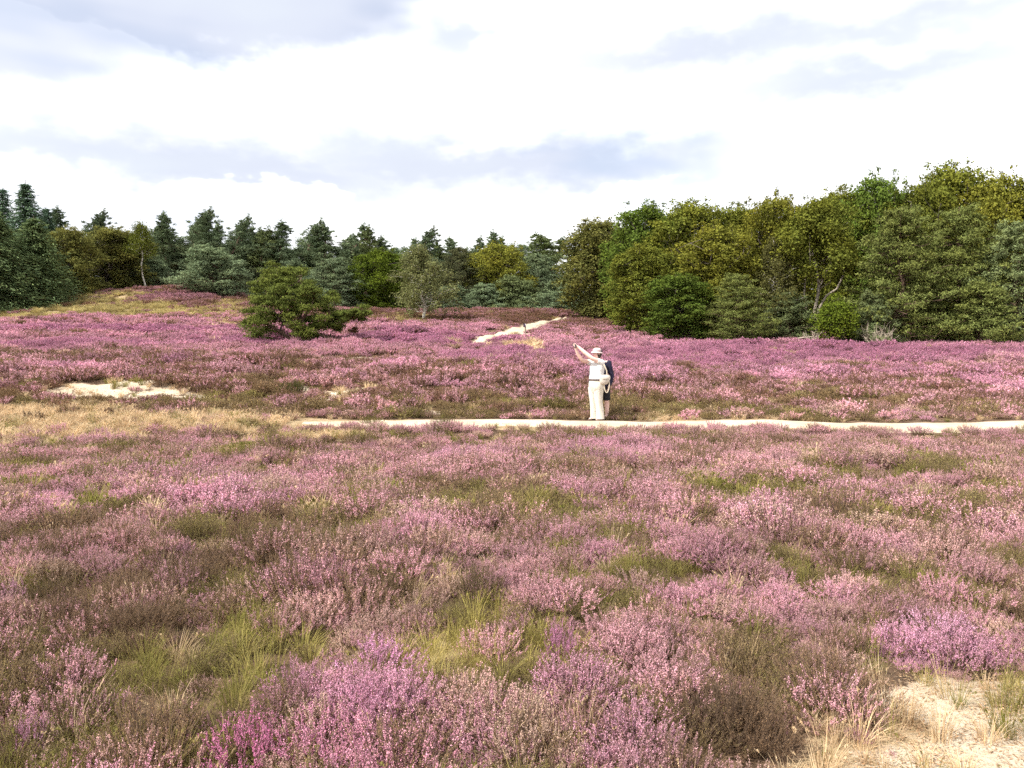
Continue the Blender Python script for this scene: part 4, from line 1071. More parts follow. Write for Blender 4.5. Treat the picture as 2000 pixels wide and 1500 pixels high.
# trees deeper in the woods, seen only as shaded crowns between the others
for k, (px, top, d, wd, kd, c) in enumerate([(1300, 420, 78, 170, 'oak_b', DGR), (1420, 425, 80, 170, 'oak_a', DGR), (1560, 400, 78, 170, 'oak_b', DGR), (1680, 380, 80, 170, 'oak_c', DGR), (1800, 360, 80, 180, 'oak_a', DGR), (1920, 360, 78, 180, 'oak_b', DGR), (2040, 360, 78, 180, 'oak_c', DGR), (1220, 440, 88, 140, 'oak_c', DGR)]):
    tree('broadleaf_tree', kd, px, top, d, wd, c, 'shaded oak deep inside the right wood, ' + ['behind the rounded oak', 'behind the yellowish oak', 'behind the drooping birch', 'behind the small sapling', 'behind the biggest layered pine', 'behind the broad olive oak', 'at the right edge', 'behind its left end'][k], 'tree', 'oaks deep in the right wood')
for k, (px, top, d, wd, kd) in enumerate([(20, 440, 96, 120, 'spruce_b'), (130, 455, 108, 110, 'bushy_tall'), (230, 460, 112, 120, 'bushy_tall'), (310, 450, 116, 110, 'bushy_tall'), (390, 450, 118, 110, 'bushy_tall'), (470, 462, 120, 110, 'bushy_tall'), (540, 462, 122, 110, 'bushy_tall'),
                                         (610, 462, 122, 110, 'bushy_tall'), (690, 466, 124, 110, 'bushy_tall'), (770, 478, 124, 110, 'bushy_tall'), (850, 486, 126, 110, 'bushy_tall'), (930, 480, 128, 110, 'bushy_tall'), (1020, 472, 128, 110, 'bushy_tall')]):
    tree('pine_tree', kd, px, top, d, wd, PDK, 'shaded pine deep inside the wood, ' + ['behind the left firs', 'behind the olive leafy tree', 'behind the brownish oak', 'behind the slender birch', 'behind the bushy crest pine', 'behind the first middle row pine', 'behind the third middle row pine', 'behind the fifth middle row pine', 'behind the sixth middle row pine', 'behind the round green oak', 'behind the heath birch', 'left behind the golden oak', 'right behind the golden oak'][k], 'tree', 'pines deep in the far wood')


# the wood goes on behind: a far mass of crowns closing the view between the trunks
_fr = np.random.default_rng(66); fx, fy = _fr.uniform(-150, 150, 520), _fr.uniform(112, 210, 520)
_k = fy > 112 + np.where(fx > 20, -12, 14); fx, fy = fx[_k], fy[_k]
fz = terrain(fx, fy); ft = 6.0 + (fy - 110) * 0.045 + _fr.uniform(0, 2.5, len(fx))
_lo = np.where(np.abs(fx / fy + 0.02) < 0.16, 0.85, 1.0)
fsrc = [bpy.data.objects.new('far_crown', KINDS[k][1]) for k in ('bushy_tall', 'bushy_a', 'oak_c')]
fi = _fr.integers(0, 3, len(fx)); fh = np.array([DIMS['bushy_tall'][0], DIMS['bushy_a'][0], DIMS['oak_c'][0]])[fi]
fs = ft * _lo / fh
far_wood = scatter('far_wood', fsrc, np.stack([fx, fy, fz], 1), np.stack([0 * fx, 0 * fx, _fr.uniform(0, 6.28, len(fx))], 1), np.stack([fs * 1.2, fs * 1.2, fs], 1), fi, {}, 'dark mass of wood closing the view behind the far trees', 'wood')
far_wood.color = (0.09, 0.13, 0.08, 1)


def lone_pine():
    """spreading open-grown pine on the heath: leaning stems, foliage pads, a low limb reaching right"""
    r = np.random.default_rng(91); T, Lf, dn = Geo(), Geo(), Geo()
    d = 45.5; s = d / F
    base = np.array([x_of(575, 660, d), d, 0.0]); base[2] = float(terrain(base[:1], base[1:2])[0])
    def P(px, py, y=0.0): return np.array([(px - 575) * s, y, (671 - py) * s])
    fork = P(578, 640)
    T.tube([P(575, 678), P(572, 660), fork], [0.22, 0.19, 0.17], 8)
    pads = []   # (px, py, depth, radius)
    rows = [(533, 525, 4), (560, 527, 6), (585, 535, 5), (520, 540, 6), (545, 545, 7), (575, 548, 7), (605, 550, 6), (512, 560, 7), (540, 565, 7), (570, 570, 8), (600, 565, 8), (628, 568, 6), (508, 585, 7), (535, 590, 8), (565, 592, 8), (598, 590, 8), (628, 590, 6), (640, 575, 5),
            (505, 608, 7), (530, 612, 8), (560, 615, 8), (590, 612, 8), (620, 610, 7), (645, 600, 5), (502, 632, 7), (525, 635, 7), (600, 632, 7), (625, 630, 7), (648, 622, 5), (497, 655, 6), (515, 660, 6), (588, 658, 5), (605, 662, 4), (620, 650, 4)]
    for (px, py, n) in rows:
        for k in range(n):
            yy = r.uniform(-1.0, 1.0) * (1.6 + 1.1 * (py - 520) / 150)
            pads.append((px + r.normal() * 9, py + r.normal() * 7, yy, r.uniform(0.36, 0.60), 0))
    for (px, py) in [(655, 612), (668, 612), (680, 608), (692, 606), (705, 604), (715, 606), (700, 616), (685, 620), (668, 625), (652, 628), (712, 612), (660, 636)]:
        for k in range(4): pads.append((px + r.normal() * 5, py + r.normal() * 4, r.uniform(-0.6, 0.6), r.uniform(0.25, 0.42), 1))
    for (px, py) in [(650, 662), (668, 664), (684, 663), (698, 662), (712, 661), (640, 655), (690, 640)]:
        for k in range(3): pads.append((px + r.normal() * 4, py + r.normal() * 2, r.uniform(-0.5, 0.5), r.uniform(0.18, 0.28), 2))
    stems = [[fork, P(560, 610), P(548, 575, 0.2), P(545, 535, 0.2)], [fork, P(590, 610, -0.3), P(600, 580, -0.3), P(590, 545, -0.2)], [fork, P(620, 630, 0.4), P(650, 618, 0.3), P(700, 610, 0.2)],
             [P(575, 662), P(610, 645, -0.4), P(645, 655, -0.4), P(680, 663, -0.4), P(714, 661, -0.3)], [P(575, 665), P(548, 640, -0.5), P(520, 625, -0.6), P(500, 640, -0.6)], [fork, P(545, 625, 1.0), P(520, 600, 1.4), P(508, 570, 1.2)], [fork, P(600, 620, -1.0), P(620, 600, -1.4), P(625, 575, -1.2)]]
    for q in stems: T.tube(q, np.linspace(0.14, 0.035, len(q)), 6)
    knots = np.concatenate([np.array(q) for q in stems])
    for (px, py, yy, rad, kd) in pads:
        c = P(px, py, yy)
        if c[2] < 0.25: c[2] = 0.25
        src = knots[np.argmin(np.linalg.norm(knots - c, axis=1))]
        limb(T, r, src, c, 0.03, 0.01, 0.07, 4, 3)
        puff(dn if kd == 2 else Lf, r, c, rad, int(520 * rad), 0.16, 0.26, 0.7, 0.55, -0.35, 0.1)
    o = empty('heath_pine', base); tag(o, 'lone spreading pine on the open heath, one low limb reaching right', 'tree')
    T.build('trunk', M_BARKP, o, True)
    c = Lf.build('crown', M_PINE, o); c.color = (0.105, 0.135, 0.034, 1)
    c = dn.build('low_branch', M_PINE, o); c.color = (0.085, 0.055, 0.03, 1); c['label'] = 'brown dying low branch sweeping over the heather'


lone_pine()

# ------------------------------------------------------------------ undergrowth at the wood edge
def twiggy(name, px, py, w_px, h_px, n, label, cat, col_mat, seed, d=None):
    r = np.random.default_rng(seed); c = ground_at(px, py, 0.0)
    if d: c = np.array([x_of(px, py, d), d, float(terrain(np.array([x_of(px, py, d)]), np.array([d]))[0])])
    s = c[1] / F; G = Geo()
    for k in range(n):
        a = r.uniform(0, 6.28); q = r.uniform(0, 1) * w_px * s / 2; h = h_px * s * r.uniform(0.5, 1.05)
        b = np.array([math.cos(a) * q * 0.3, math.sin(a) * q * 0.3, -0.05]); e = np.array([math.cos(a) * q, math.sin(a) * q, h])
        p = limb(G, r, b, e, 0.022, 0.008, 0.08, 5, 4)
        for m in range(4):
            t = p[r.integers(1, 5)]; limb(G, r, t, t + rand_dir(r, 1)[0] * h * 0.3 + [0, 0, h * 0.2], 0.011, 0.004, 0.05, 3, 3)
    o = G.build(name, col_mat); o.location = c
    return tag(o, label, cat)


twiggy('dead_shrub', 1716, 668, 75, 42, 70, 'pale leafless shrub at the foot of the right wood', 'shrub', M_DEAD, 61, 48.6)
twiggy('dead_shrub', 1590, 666, 56, 22, 22, 'low tangle of pale dead twigs left of the oak sapling', 'shrub', M_DEAD, 62, 49.2)


def fallen(px0, py0, px1, py1, d, rad, label, seed):
    r = np.random.default_rng(seed); G = Geo(); xm = x_of((px0 + px1) / 2, 660, d); z = float(terrain(np.array([xm]), np.array([d]))[0])
    a = np.array([x_of(px0, py0, d) - xm, -0.2, height_of(px0, py0, d) - z]); b = np.array([x_of(px1, py1, d) - xm, 0.3, height_of(px1, py1, d) - z])
    p = limb(G, r, a, b, rad, rad * 0.5, 0.05, 6, 7)
    for k in (2, 3, 4): limb(G, r, p[k], p[k] + [r.normal() * 0.3, r.normal() * 0.2, 0.35], rad * 0.4, rad * 0.15, 0.08, 4, 5)
    o = G.build('fallen_branch', M_DEAD); o.location = (xm, d, z); tag(o, label, 'branch', 'fallen branches at the wood edge')


fallen(1556, 661, 1592, 655, 47.9, 0.04, 'pale fallen branch lying flat left of the oak sapling', 3)
fallen(1581, 647, 1602, 662, 47.9, 0.035, 'pale fallen branch propped steeply beside the oak sapling', 4)


# ------------------------------------------------------------------ single bushes one can pick out of the heather
BUSHES = [  # px, py of the middle, width px, height px, variety (bloom), leaf colour, bloom colour, label
    (572, 757, 62, 34, 6, (0.075, 0.080, 0.025), None, 'round dark green bush on the bare slope below the lone pine'),
    (1085, 788, 80, 36, 6, (0.135, 0.130, 0.035), None, 'olive green bush on the path edge left of the two walkers'),
    (1000, 748, 84, 34, 5, (0.080, 0.050, 0.034), (0.26, 0.14, 0.15), 'large dark brown heather bush upslope left of the walkers'),
    (1682, 788, 48, 18, 6, (0.070, 0.085, 0.022), None, 'small dark green cushion bush behind the path on the right'),
    (868, 818, 56, 26, 6, (0.125, 0.120, 0.035), None, 'olive bush overhanging the near edge of the path'),
    (724, 820, 56, 18, 6, (0.145, 0.145, 0.030), None, 'low green bush hiding part of the path end'),
    (815, 805, 70, 20, 6, (0.120, 0.105, 0.040), None, 'flat olive bush behind the path, in line with the far birch'),
    (66, 812, 56, 22, 5, (0.110, 0.075, 0.045), (0.26, 0.17, 0.13), 'brown bush alone in the yellow grass'),
    (80, 855, 40, 22, 6, (0.130, 0.160, 0.030), None, 'small green bush at the near edge of the yellow grass'),
    (150, 1395, 210, 120, 6, (0.150, 0.135, 0.050), None, 'big olive heather bush without flowers near the bottom corner'),
    (936, 1140, 110, 70, 6, (0.135, 0.110, 0.055), None, 'brown olive heather bush above the yellow green grass patch'),
    (1405, 1385, 220, 110, 5, (0.105, 0.075, 0.050), (0.42, 0.25, 0.25), 'wide dark brown heather bush left of the sand patch'),
    (748, 1295, 200, 90, 0, (0.120, 0.085, 0.055), (0.76, 0.39, 0.62), 'brightest lilac heather bush in full bloom'),
    (490, 1465, 210, 90, 1, (0.120, 0.075, 0.045), (0.68, 0.26, 0.46), 'hot pink heather bush at the bottom edge'),
    (1840, 1235, 190, 80, 0, (0.110, 0.075, 0.050), (0.76, 0.44, 0.62), 'pale lilac heather bush above the sand patch'),
    (58, 1455, 100, 90, 1, (0.125, 0.090, 0.050), (0.74, 0.40, 0.58), 'pink heather bush in the bottom left corner'),
    (1095, 1268, 80, 60, 0, (0.110, 0.075, 0.050), (0.72, 0.34, 0.56), 'small purple heather bush right of the yellow green grass'),
    (920, 950, 74, 42, 6, (0.155, 0.145, 0.035), None, 'yellow green heather bush in the middle of the near field'),
    (1432, 935, 100, 40, 6, (0.105, 0.105, 0.032), None, 'dark green heather bush, left of a pair in the near field'),
    (1595, 945, 76, 42, 6, (0.105, 0.100, 0.034), None, 'dark green heather bush, right of a pair in the near field'),
]
BMESH = {}
def bush_mesh(far, v):
    if (far, v) not in BMESH:
        G, Bl = (h_far if far == 2 else h_mid if far == 1 else h_near)[v]
        BMESH[(far, v)] = (G.mesh('bush_leaves', [M_HLEAF_O, M_TWIG]), Bl.mesh('bush_blossom', [M_BLOOM_O]) if Bl.n else None)
    return BMESH[(far, v)]


for k, (px, py, wpx, hpx, v, lc, bc, lab) in enumerate(BUSHES):
    c = ground_at(px, py + hpx * 0.5, 0.0); s = c[1] / F; far = 2 if c[1] > 17.5 else 1 if c[1] > 6.5 else 0
    nomW, nomH = ((0.58, 0.28), (0.64, 0.30), (0.72, 0.32))[far]
    o = empty('heather_bush', (c[0], c[1], c[2] - 0.02), k * 1.7, (wpx * s / nomW, wpx * s / nomW, max(hpx * s * 1.12, 0.25) / nomH))
    tag(o, lab, 'bush')
    a, b = bush_mesh(far, v)
    q = link('foliage', a, o); q.color = (*lc, 1)
    if b is not None:
        q = link('blossom', b, o); q.color = (*(bc or (0.4, 0.25, 0.25)), 1)

# ------------------------------------------------------------------ marker post beside the hill path
M_WOOD = plain('weathered_wood', rgb(0.20, 0.16, 0.12), 0.9, 12, 0.3)
M_PLUM = plain('dark_plate', rgb(0.05, 0.025, 0.045), 0.6, 10, 0.2)
M_PALE = plain('pale_plate', rgb(0.55, 0.52, 0.56), 0.6, 10, 0.1)
c = ground_at(1026, 661, 0.0)
o = empty('marker_post', c); tag(o, 'thin wooden marker post with small dark plate beside the hill path', 'post')
G = Geo(); G.box((0, 0, 0.50), (0.045, 0.045, 0.55)); G.add(np.array([(-.045, -.045, 1.05), (.045, -.045, 1.05), (.045, .045, 1.05), (-.045, .045, 1.05), (0, 0, 1.11)]), [[0, 1, 4], [1, 2, 4], [2, 3, 4], [3, 0, 4]]); G.build('post', M_WOOD, o)
G = Geo(); G.box((-0.06, -0.06, 0.93), (0.09, 0.012, 0.13)); G.build('plate', M_PLUM, o)
G = Geo(); G.box((0.02, -0.076, 1.0), (0.035, 0.003, 0.05)); G.build('badge', M_PALE, o)

# ------------------------------------------------------------------ the two walkers
M_SKIN = plain('skin', rgb(0.76, 0.50, 0.43), 0.55, 8, 0.08)
M_WHITE = plain('white_cotton', rgb(0.68, 0.66, 0.65), 0.9, 12, 0.12, 1.0)
M_CREAM = plain('cream_linen', rgb(0.60, 0.555, 0.48), 0.9, 9, 0.14, 1.0, (2, 2, 0.35))
M_HAT = plain('pale_pink_hat', rgb(0.60, 0.45, 0.44), 0.9, 20, 0.08)
M_BAND = plain('dark_brown_band', rgb(0.06, 0.035, 0.03), 0.8, 20, 0.2)
M_NAVY = plain('navy_jersey', rgb(0.012, 0.010, 0.034), 0.9, 10, 0.25, 0.2)
M_BLACK = plain('charcoal_shorts', rgb(0.012, 0.012, 0.016), 0.9, 10, 0.25, 0.2)
M_HAIR = plain('dark_hair', rgb(0.035, 0.022, 0.016), 0.6, 40, 0.3)
M_SHOE = plain('brown_shoe', rgb(0.09, 0.05, 0.035), 0.6, 20, 0.2)
M_BAG = plain('cream_bag', rgb(0.52, 0.46, 0.40), 0.8, 14, 0.08, 0.2)
M_STRAP = plain('bag_strap', rgb(0.55, 0.47, 0.36), 0.8, 14, 0.1)
M_PHONE = plain('phone_black', rgb(0.02, 0.02, 0.022), 0.25, 10, 0.1)
M_EYE = plain('eye_dark', rgb(0.03, 0.02, 0.02), 0.3, 10, 0.1)
M_LIP = plain('lip', rgb(0.45, 0.18, 0.16), 0.5, 10, 0.1)


def skin_mesh(name, joints, bones, root, mat):
    """joints: {name: (x, y, z, radius)}; one continuous skinned surface"""
    keys = list(joints); me = bpy.data.meshes.new(name + '_cage')
    me.from_pydata([joints[k][:3] for k in keys], [(keys.index(a), keys.index(b)) for a, b in bones], [])
    o = bpy.data.objects.new(name + '_cage', me); COL.objects.link(o)
    md = o.modifiers.new('skin', 'SKIN'); md.use_smooth_shade = True; md.branch_smoothing = 0.4
    for i, k in enumerate(keys):
        r = joints[k][3]; r = r if isinstance(r, tuple) else (r, r)
        me.skin_vertices[0].data[i].radius = r; me.skin_vertices[0].data[i].use_root = (k == root)
    o.modifiers.new('sub', 'SUBSURF').levels = 2; o.modifiers['sub'].render_levels = 2
    dg = bpy.context.evaluated_depsgraph_get()
    out = bpy.data.meshes.new_from_object(o.evaluated_get(dg)); out.name = name
    out.materials.clear(); out.materials.append(mat)
    for p in out.polygons: p.use_smooth = True
    bpy.data.objects.remove(o); bpy.data.meshes.remove(me)
    return out


def chain(J, B, start, names, pts):
    prev = start
    for n, p in zip(names, pts): J[n] = p; B.append((prev, n)); prev = n


def add_hand(J, B, tag_, wrist, palm_dir, spread, curl, up):
    """palm and five separate bent fingers growing from a wrist joint"""
    w0 = np.array(J[wrist][:3]); d = unit(np.array(palm_dir, float)); sp = unit(np.array(spread, float)); cu = unit(np.array(curl, float))
    pc = w0 + d * 0.05; J[tag_ + 'palm'] = (*pc, 0.030); B.append((wrist, tag_ + 'palm'))
    for i, (off, L) in enumerate(((-0.030, 0.060), (-0.010, 0.072), (0.010, 0.068), (0.029, 0.052))):
        k = pc + d * 0.038 + sp * off; m = k + d * L * 0.45 + cu * L * 0.25; e = k + d * L * 0.55 + cu * L * 0.75
        chain(J, B, tag_ + 'palm', [f'{tag_}f{i}a', f'{tag_}f{i}b', f'{tag_}f{i}c'], [(*k, 0.0095), (*m, 0.0085), (*e, 0.0075)])
    th = w0 + d * 0.025 - sp * 0.035; te = th + d * 0.035 - sp * 0.018 + cu * 0.03
    chain(J, B, tag_ + 'palm', [tag_ + 'ta', tag_ + 'tb'], [(*th, 0.011), (*te, 0.009)])


def face_parts(root, c, f, hat_shift=0.0):
    f = unit(np.array(f, float)); sd = np.cross([0, 0, 1.0], f)
    for s_ in (-1, 1):
        G = Geo(); p = c + f * 0.093 + sd * s_ * 0.033 + [0, 0, 0.005]
        G.ellipse_loft([((p[0], p[1], p[2] + dz), rr, rr, 0) for dz, rr in ((-0.010, 0.003), (-0.005, 0.009), (0.0, 0.011), (0.005, 0.009), (0.010, 0.003))], 8); G.build('eye', M_EYE, root, True)
        G = Geo(); p = c + sd * s_ * 0.082 + [0, 0, -0.005]
        G.ellipse_loft([((p[0], p[1], p[2] + dz), rr, rr * 1.6, math.atan2(f[1], f[0]) + math.pi / 2) for dz, rr in ((-0.032, 0.004), (-0.015, 0.010), (0.008, 0.013), (0.026, 0.010), (0.033, 0.003))], 8); G.build('ear', M_SKIN, root, True)
    G = Geo(); p = c + f * 0.090 + [0, 0, -0.062]
    G.tube([p - sd * 0.026 - f * 0.008, p, p + sd * 0.026 - f * 0.008], [0.003, 0.007, 0.003], 6); G.build('mouth', M_LIP, root, True)


def shoe(root, x, y, f, mat):
    f = unit(np.array(f, float)); G = Geo(); a = math.atan2(f[1], f[0])
    G.ellipse_loft([((x + f[0] * q, y + f[1] * q, z), L, W, a) for q, z, L, W in ((0.05, 0.0, 0.125, 0.042), (0.05, 0.018, 0.135, 0.048), (0.035, 0.045, 0.115, 0.044), (0.0, 0.075, 0.06, 0.038), (-0.02, 0.095, 0.045, 0.035))], 16)
    G.build('shoe', mat, root, True)


def dome_hat(root, c, f, mat, brim_w=0.036, tilt=0.12):
    a = math.atan2(f[1], f[0]); G = Geo()
    h = empty_child = None
    G.ellipse_loft([((c[0] - f[0] * tilt * z, c[1] - f[1] * tilt * z, c[2] + z), rx, ry, a) for z, rx, ry in ((0.0, 0.112, 0.097), (0.035, 0.108, 0.094), (0.065, 0.096, 0.084), (0.085, 0.070, 0.062), (0.094, 0.03, 0.027))], 24)
    hat = G.build('hat', mat, root, True)
    G = Geo(); n = 24; an = np.linspace(0, 2 * np.pi, n, endpoint=False); rings = []
    for rr, dz in ((0.108, 0.006), (0.135, -0.008), (0.112 + brim_w, -0.030), (0.112 + brim_w, -0.036), (0.135, -0.016), (0.106, -0.004)):
        x, y = rr * np.cos(an), rr * 0.9 * np.sin(an)
        rings.append(np.stack([c[0] + x * math.cos(a) - y * math.sin(a), c[1] + x * math.sin(a) + y * math.cos(a), np.full(n, c[2]) + dz + 0.01 * np.cos(an)], 1))
    k = len(rings); i = np.arange(k - 1)[:, None] * n; j = np.arange(n)[None]
    G.add(np.concatenate(rings), np.stack([i + j, i + (j + 1) % n, i + n + (j + 1) % n, i + n + j], -1).reshape(-1, 4)); G.build('brim', mat, hat, True)
    G = Geo(); G.ellipse_loft([((c[0], c[1], c[2] + z), 0.1145, 0.0995, a) for z in (0.004, 0.022)], 24, close=False); G.build('hat_band', M_BAND, hat, True)


fz_ = lambda x, y: float(terrain(np.array([x]), np.array([y]))[0])
WD = 18.15; WX = x_of(1165, 750, WD)
# --- woman in white taking a picture
wroot = empty('person', (WX, WD, fz_(WX, WD) + 0.0)); tag(wroot, 'person in white top and cream trousers raising a phone in both hands', 'person')
FW = unit(np.array([-0.82, -0.57, 0.0])); SW = np.array([0.57, -0.82, 0.0])       # facing, and towards her left (near) shoulder
J, B = {}, []
J['pelvis'] = (0, 0, 0.93, (0.13, 0.10))
chain(J, B, 'pelvis', ['waist', 'chest', 'upper', 'neck', 'jaw', 'head', 'crown'],
      [(0.0, 0, 1.06, (0.115, 0.09)), (0.01, 0, 1.22, (0.14, 0.10)), (0.015, 0, 1.36, (0.12, 0.085)), (0.01, -0.005, 1.455, 0.05), (-0.005, -0.01, 1.535, 0.066), (0.0, -0.008, 1.60, 0.088), (0.008, 0, 1.655, 0.066)])
nose = np.array([0.0, -0.008, 1.585]) + FW * 0.105; chain(J, B, 'head', ['nose'], [(*nose, 0.014)])
ns = np.array([0.015, 0, 1.375]) + SW * 0.155; fs_ = np.array([0.015, 0, 1.37]) - SW * 0.155
chain(J, B, 'upper', ['ls', 'le', 'lf', 'lw'], [(*ns, 0.064), (-0.13, -0.20, 1.478, 0.054), (-0.30, -0.17, 1.615, 0.048), (-0.43, -0.14, 1.735, 0.036)])
chain(J, B, 'upper', ['rs', 're', 'rf', 'rw'], [(*fs_, 0.055), (-0.35, 0.02, 1.435, 0.052), (-0.435, -0.02, 1.56, 0.047), (-0.485, -0.05, 1.675, 0.036)])
add_hand(J, B, 'l', 'lw', (-0.75, 0.1, 0.45), (0.2, 0.3, 0.9), (-0.3, 0.9, 0.1), 1)
add_hand(J, B, 'r', 'rw', (-0.25, -0.2, 0.95), (0.5, -0.8, 0.0), (-0.5, -0.5, 0.5), 1)
for s_, nm in ((1, 'l'), (-1, 'r')):
    hp_ = np.array([0.075, -0.06, 0.0]) * s_
    chain(J, B, 'pelvis', [nm + 'hip', nm + 'kn', nm + 'an', nm + 'toe'], [(hp_[0], hp_[1], 0.86, 0.085), (hp_[0] * 1.0 - 0.005, hp_[1], 0.48, 0.058), (hp_[0] * 1.0 + 0.02, hp_[1], 0.09, 0.036), (hp_[0] + FW[0] * 0.12, hp_[1] + FW[1] * 0.12, 0.03, 0.03)])
link('body', skin_mesh('walker_body', J, B, 'pelvis', M_SKIN), wroot)
aw = math.atan2(SW[1], SW[0])
G = Geo()
G.ellipse_loft([((x, y, z), rx, ry, aw) for x, y, z, rx, ry in ((0.0, 0, 0.955, 0.205, 0.165), (0.0, 0, 1.02, 0.195, 0.155), (0.005, 0, 1.10, 0.185, 0.145), (0.012, 0, 1.20, 0.195, 0.15), (0.018, 0, 1.30, 0.205, 0.150), (0.02, 0, 1.37, 0.20, 0.125), (0.018, 0, 1.415, 0.14, 0.09), (0.012, 0, 1.44, 0.075, 0.07))], 28)
for sh, elb in ((ns, np.array([-0.13, -0.20, 1.478])), (fs_, np.array([-0.35, 0.02, 1.435]))):
    G.tube([sh + (elb - sh) * t for t in (-0.18, 0.0, 0.2, 0.42)], [0.07, 0.078, 0.072, 0.068], 14)
G.build('top', M_WHITE, wroot, True)
G = Geo()
G.ellipse_loft([((0, 0, z), rx, ry, aw) for z, rx, ry in ((0.66, 0.13, 0.11), (0.72, 0.178, 0.14), (0.80, 0.208, 0.165), (0.88, 0.208, 0.165), (0.95, 0.190, 0.15), (0.985, 0.178, 0.14))], 28)
for s_ in (1, -1):
    h = np.array([0.058, -0.06, 0.0]) * s_
    G.ellipse_loft([((h[0] * q + dx, h[1] * q, z), rx, ry, aw) for z, rx, ry, q, dx in ((0.05, 0.092, 0.105, 1.05, 0.025), (0.12, 0.088, 0.10, 1.05, 0.02), (0.30, 0.084, 0.096, 1.0, 0.01), (0.48, 0.084, 0.096, 0.95, -0.01), (0.64, 0.106, 0.116, 0.95, -0.015), (0.80, 0.116, 0.13, 1.0, -0.01))], 20)
G.build('trousers', M_CREAM, wroot, True)
G = Geo(); G.ellipse_loft([((0, 0, z), 0.209, 0.168, aw) for z in (0.958, 0.992)], 28, close=False); G.build('belt', M_BAND, wroot, True)
HC = np.array([0.0, -0.008, 1.60])
face_parts(wroot, HC, FW)
dome_hat(wroot, (0.004, -0.006, 1.632), FW, M_HAT)
G = Geo(); b = HC - FW * 0.035
G.ellipse_loft([((b[0], b[1], z), rx, ry, math.atan2(FW[1], FW[0])) for z, rx, ry in ((1.47, 0.035, 0.05), (1.50, 0.055, 0.072), (1.55, 0.072, 0.088), (1.60, 0.080, 0.092), (1.645, 0.076, 0.09))], 18); G.build('hair', M_HAIR, wroot, True)
for s_ in (1, -1): shoe(wroot, 0.09 * s_ + 0.03, -0.07 * s_, FW, M_SHOE)
WL = Vector(wroot.location)
# phone held up
G = Geo(); G.box((0, 0, 0), (0.038, 0.0045, 0.078)); o = G.build('phone', M_PHONE)
o.location = WL + Vector((-0.535, -0.105, 1.785)); o.rotation_euler = (0.15, 1.25, math.atan2(FW[1], FW[0]) - math.pi / 2); tag(o, 'dark phone held up in both hands by the person in white', 'phone')
# cream shoulder bag on the near hip
o = empty('shoulder_bag', WL + Vector((0.165, -0.175, 0.99))); tag(o, 'cream shoulder bag with hanging strap at the hip of the person in white', 'bag')
G = Geo(); G.ellipse_loft([((dx, 0, z), rx, ry, 0.15) for dx, z, rx, ry in ((-0.01, -0.125, 0.05, 0.03), (-0.005, -0.11, 0.085, 0.05), (0.0, -0.06, 0.115, 0.062), (0.012, 0.0, 0.130, 0.066), (0.02, 0.05, 0.125, 0.060), (0.03, 0.085, 0.10, 0.045), (0.035, 0.105, 0.055, 0.025))], 24); G.build('pouch', M_BAG, o, True)
G = Geo(); G.ellipse_loft([((0.016, -0.008, z), rx, ry, 0.15) for z, rx, ry in ((0.0, 0.118, 0.066), (0.03, 0.128, 0.072), (0.07, 0.115, 0.064), (0.10, 0.07, 0.035))], 24); G.build('flap', M_BAG, o, True)
G = Geo(); th = np.linspace(-0.15, math.pi + 0.1, 14); G.tube(np.stack([0.055 - 0.062 * np.cos(th) , 0 * th - 0.01, -0.08 - 0.235 * np.sin(th)], 1), 0.012, 8); G.build('strap', M_STRAP, o, True)
G = Geo(); G.tube([(0.06, -0.01, 0.09), (0.05, -0.02, 0.2), (0.0, -0.02, 0.32), (-0.05, 0.06, 0.42), (-0.13, 0.17, 0.455)], 0.014, 8); G.build('strap', M_STRAP, o, True)

# --- companion in navy standing close behind
MX, MY = WX + 0.125, WD + 0.40
mroot = empty('person', (MX, MY, fz_(MX, MY))); tag(mroot, 'person in navy long sleeves and dark shorts standing close behind the other', 'person')
FM = unit(np.array([-0.75, -0.66, 0.0])); SM = np.array([0.97, -0.24, 0.0])
J, B = {}, []
J['pelvis'] = (0, 0, 0.94, (0.14, 0.11))
chain(J, B, 'pelvis', ['waist', 'chest', 'upper', 'neck', 'jaw', 'head', 'crown'],
      [(0, 0, 1.07, (0.14, 0.11)), (0, 0, 1.22, (0.16, 0.12)), (0, 0, 1.36, (0.14, 0.10)), (-0.03, 0, 1.455, 0.056), (-0.055, -0.015, 1.525, 0.068), (-0.05, -0.012, 1.59, 0.09), (-0.045, 0, 1.645, 0.068)])
nz_ = np.array([-0.05, -0.012, 1.575]) + FM * 0.108; chain(J, B, 'head', ['nose'], [(*nz_, 0.015)])
chain(J, B, 'upper', ['rs', 're', 'rf', 'rw'], [(0.19, -0.03, 1.37, 0.062), (0.285, 0.02, 1.06, 0.048), (0.26, -0.05, 0.93, 0.043), (0.215, -0.10, 0.82, 0.031)])
chain(J, B, 'upper', ['ls', 'le', 'lf', 'lw'], [(-0.15, 0.05, 1.36, 0.062), (-0.19, 0.05, 1.06, 0.048), (-0.215, -0.03, 0.94, 0.043), (-0.24, -0.08, 0.85, 0.031)])
add_hand(J, B, 'r', 'rw', (-0.35, -0.3, -0.9), (0.3, -0.9, 0.1), (-0.8, 0.2, -0.2), 1)
add_hand(J, B, 'l', 'lw', (0.2, -0.2, -0.95), (0.3, -0.9, 0.1), (0.8, 0.2, -0.2), 1)
LEG = {1: 0.165, -1: -0.10}
for s_, nm in ((1, 'r'), (-1, 'l')):
    x = LEG[s_]; chain(J, B, 'pelvis', [nm + 'hip', nm + 'kn', nm + 'cf', nm + 'an', nm + 'toe'], [(x * 0.8, 0, 0.86, 0.09), (x, -0.01, 0.49, 0.062), (x + 0.012, 0.015, 0.36, 0.062), (x + 0.01, 0, 0.09, 0.038), (x + FM[0] * 0.13, FM[1] * 0.13, 0.03, 0.032)])
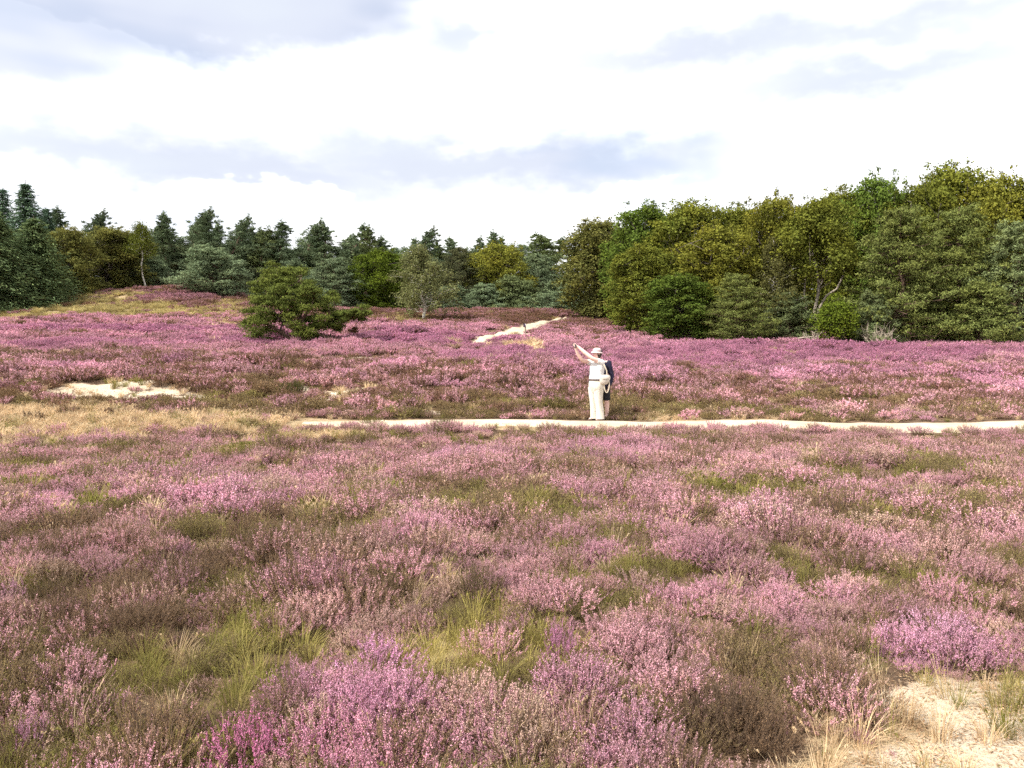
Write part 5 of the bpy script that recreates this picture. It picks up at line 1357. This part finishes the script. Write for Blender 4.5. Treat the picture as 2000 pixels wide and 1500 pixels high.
link('body', skin_mesh('companion_body', J, B, 'pelvis', M_SKIN), mroot)
am_ = math.atan2(SM[1], SM[0]); G = Geo()
G.ellipse_loft([((0, 0, z), rx, ry, am_) for z, rx, ry in ((0.80, 0.200, 0.145), (0.92, 0.200, 0.145), (1.05, 0.185, 0.14), (1.20, 0.198, 0.145), (1.30, 0.205, 0.14), (1.37, 0.19, 0.115), (1.42, 0.12, 0.085), (1.45, 0.075, 0.072))], 28)
for a_, b_, c_, d_ in (((0.19, -0.03, 1.375), (0.285, 0.02, 1.06), (0.26, -0.05, 0.93), (0.215, -0.10, 0.825)), ((-0.15, 0.05, 1.365), (-0.19, 0.05, 1.06), (-0.215, -0.03, 0.94), (-0.24, -0.08, 0.845))):
    a_, b_ = np.array(a_), np.array(b_)
    G.tube([a_ + (a_ - b_) * 0.12, a_, (a_ + b_) / 2, b_, c_, d_], [0.06, 0.084, 0.074, 0.064, 0.056, 0.045], 14)
G.build('shirt', M_NAVY, mroot, True)
G = Geo()
G.ellipse_loft([((0, 0, z), rx, ry, am_) for z, rx, ry in ((0.74, 0.192, 0.14), (0.82, 0.196, 0.142), (0.92, 0.19, 0.138), (0.98, 0.18, 0.13))], 28)
for s_ in (1, -1):
    x = LEG[s_]; G.ellipse_loft([((x * q, 0, z), rx, ry, 0) for z, rx, ry, q in ((0.465, 0.088, 0.098, 1.0), (0.52, 0.090, 0.10, 1.0), (0.64, 0.096, 0.11, 0.95), (0.78, 0.102, 0.125, 0.88))], 20)
G.build('shorts', M_BLACK, mroot, True)
CH = np.array([-0.05, -0.012, 1.59]); face_parts(mroot, CH, FM)
b = CH - FM * 0.02; G = Geo()
G.ellipse_loft([((b[0], b[1], z), rx, ry, math.atan2(FM[1], FM[0])) for z, rx, ry in ((1.50, 0.045, 0.06), (1.54, 0.075, 0.085), (1.60, 0.090, 0.094), (1.65, 0.092, 0.094), (1.685, 0.07, 0.072), (1.70, 0.03, 0.03))], 18); G.build('hair', M_HAIR, mroot, True)
G = Geo(); a0 = math.atan2(FM[1], FM[0]); n = 16
G.ellipse_loft([((CH[0], CH[1], z), rx, ry, a0) for z, rx, ry in ((1.628, 0.108, 0.098), (1.66, 0.106, 0.097), (1.69, 0.085, 0.08), (1.707, 0.04, 0.038))], 20); cap_ = G.build('cap', M_NAVY, mroot, True)
an = np.linspace(-1.1, 1.1, n); pv = []
for rr, dz in ((0.09, 0.008), (0.19, -0.012), (0.19, -0.017), (0.09, 0.0)):
    pv.append(np.stack([CH[0] + np.cos(an + a0) * rr * (1 - 0.25 * (an / 1.1) ** 2 * (rr > 0.1)), CH[1] + np.sin(an + a0) * rr * (1 - 0.25 * (an / 1.1) ** 2 * (rr > 0.1)), np.full(n, 1.632 + dz)], 1))
G = Geo(); i = np.arange(3)[:, None] * n; j = np.arange(n - 1)[None]; G.add(np.concatenate(pv), np.stack([i + j, i + j + 1, i + n + j + 1, i + n + j], -1).reshape(-1, 4)); G.build('visor', M_NAVY, cap_, True)
for s_ in (1, -1): shoe(mroot, LEG[s_] + 0.01, 0, FM, M_SHOE)
